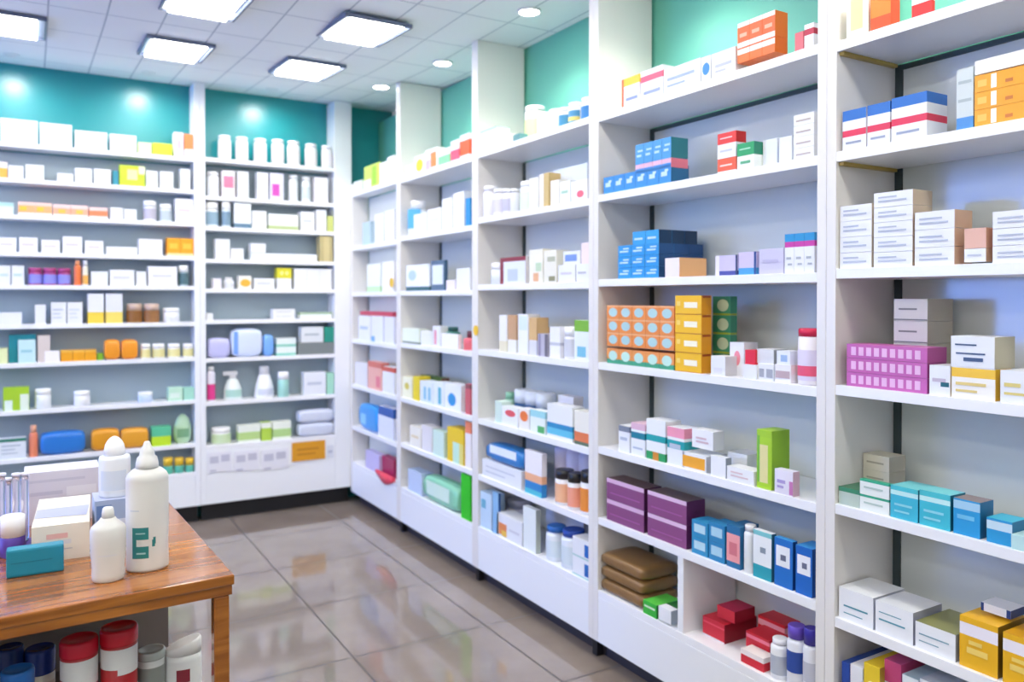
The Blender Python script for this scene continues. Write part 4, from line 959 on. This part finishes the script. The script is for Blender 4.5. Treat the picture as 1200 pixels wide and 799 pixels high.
under(3, 38, 783, 1.90, 'bright blue lidded jar low under the table', 'e4e2dc', '1f66b4', .14, lab=((-160, -20, .3, .8, 'f0ece6'),))
# slant-capped bottle
P = onY(215, 764, 1.97); w = pxw(P, 40); r = w/2; h = P[2]-LZ
o = mk('supplement_bottle', lathe([(r*.93, 0), (r, h*.03), (r, h*.93), (r*.96, h)], 28, .7), M('e6e8e8', .3), None, (P[0], 1.97, LZ), math.atan2(-P[0], 1.97))
bm = lathe([(r*.98, h+.0005), (r*.98, h+.006), (r*.9, h+.012)], 28, .7)
for v in bm.verts:
    if v.co.z > h+.003: v.co.z += (v.co.x/r+1)*.013
mk('cap', bm, M('f4f4f4', .3), o)
bm = bmesh.new(); curved_patch(bm, r, .7, -112, -70, h*.72, h*.86, 0); curved_patch(bm, r, .7, -125, -60, h*.58, h*.6, 1); mk('printed_label', bm, [M('8a2838', .4), M('9aa0a4', .4)], o)
tag(o, 'white bottle with a slanted white cap and dark red mark under the table', 'bottle')

# ------------------------------------------------------------------ ceiling lights
DIFF = M('fffbf2', .5, emit=20.5)
FR = M('5d6a86', .4)
def luminaire(x, y, label, vis=True, src=[None]):
    z = ceil_z(y) if y > 3.9 else EYE+1.205
    if src[0] is None:
        r0 = empty('ceiling_light', (0, 0, 0))
        bm = bmesh.new()
        bx(bm, -.152, -.142, -.2, .2, -.018, 0); bx(bm, .142, .152, -.2, .2, -.018, 0)
        bx(bm, -.142, .142, -.2, -.196, -.018, 0); bx(bm, -.142, .142, .196, .2, -.018, 0); bx(bm, -.142, .142, -.196, .196, -.006, 0)
        mk('frame', bm, FR, r0)
        box('diffuser', -.116, .116, -.194, .194, -.024, -.0065, DIFF, r0, .004)
        src[0] = r0; o = r0
    else: o = copy_tree(src[0])
    o.location = (x, y, z-.0005)
    if y > 3.9: o.rotation_euler = (math.atan(.066), 0, 0)
    tag(o, label, 'ceiling light', 'square ceiling lights')
luminaire(.60, 4.22, 'square ceiling light second from the corner in the rear row')
luminaire(1.25, 4.22, 'square ceiling light of the rear row nearest the corner')
luminaire(1.27, 3.42, 'square ceiling light of the nearer row beside the round spotlights')
luminaire(.60, 3.42, 'square ceiling light cut by the top edge above the back shelves')
luminaire(-.10, 4.20, 'square ceiling light at the upper left picture corner')
for y in (2.62, 1.82, 1.02, .22, -.58, -1.38):
    for x in (-2.7, -1.4, -.1, 1.27): luminaire(x, y, 'square ceiling light outside the view over the sales floor')
for y in (3.42, 4.22):
    for x in (-2.7, -1.4): luminaire(x, y, 'square ceiling light outside the view over the sales floor')
# round recessed spotlights
def spot(x, y, label, power=22):
    z = (ceil_z(y) if y > 3.9 else EYE+1.205)-.001
    o = empty('spotlight', (x, y, z)); tag(o, label, 'spotlight', 'round recessed spotlights')
    mk('trim_ring', lathe([(.052, 0), (.052, -.006), (.044, -.008), (.042, -.003)][::-1], 28), M('f0f0f0', .3), o)
    mk('lamp', lathe([(.041, -.006), (.041, -.001)], 28), M('ffffff', .5, emit=30), o)
    l = bpy.data.lights.new('spotlight_beam', 'SPOT'); l.energy = power; l.spot_size = 2.2; l.spot_blend = .9; l.shadow_soft_size = .04; l.color = (1, .93, .82)
    lo = bpy.data.objects.new('spotlight_beam', l); C.objects.link(lo); lo.parent = o; lo.location = (0, 0, -.03)
spot(1.79, 2.85, 'round spotlight nearest the viewer above the right shelving')
spot(1.80, 3.70, 'middle one of the three round spotlights')
spot(1.75, 4.42, 'round spotlight farthest away near the corner')
for y in (2.0, 1.15, .3): spot(1.79, y, 'round spotlight outside the view above the right shelving')

# recessed wall washers close to the back wall
for u, v, lb in ((15, 97, 'recessed wall washer over the left end of the back shelves'), (167, 115, 'recessed wall washer left of the post on the back wall'), (307, 132, 'recessed wall washer over the seven white bottles')):
    q = onY(u, v, YB); x = q[0]; z = ceil_z(4.94)-.001
    o = empty('wall_washer', (x, 4.94, z)); tag(o, lb, 'spotlight', 'recessed wall washers')
    mk('trim_ring', lathe([(.04, 0), (.04, -.003), (.032, -.004), (.03, -.001)][::-1], 24), M('dfe3e8', .4), o)
    l = bpy.data.lights.new('washer_beam', 'SPOT'); l.energy = 14; l.spot_size = 2.9; l.spot_blend = .8; l.shadow_soft_size = .05; l.color = (1, .97, .96)
    lo = bpy.data.objects.new('washer_beam', l); C.objects.link(lo); lo.parent = o; lo.location = (0, 0, -.02); lo.rotation_euler = (.25, 0, 0)

# ------------------------------------------------------------------ world and view
w = bpy.data.worlds.new('world'); bpy.context.scene.world = w; w.use_nodes = True
w.node_tree.nodes['Background'].inputs[0].default_value = (.8, .9, 1, 1); w.node_tree.nodes['Background'].inputs[1].default_value = .3
s = bpy.context.scene
s.view_settings.view_transform = 'Standard'; s.view_settings.look = 'None'; s.view_settings.gamma = 1; s.view_settings.use_curve_mapping = False
s.view_settings.exposure = -0.14
s.cycles.use_denoising = True; s.cycles.max_bounces = 8; s.cycles.diffuse_bounces = 5; s.cycles.sample_clamp_indirect = 6
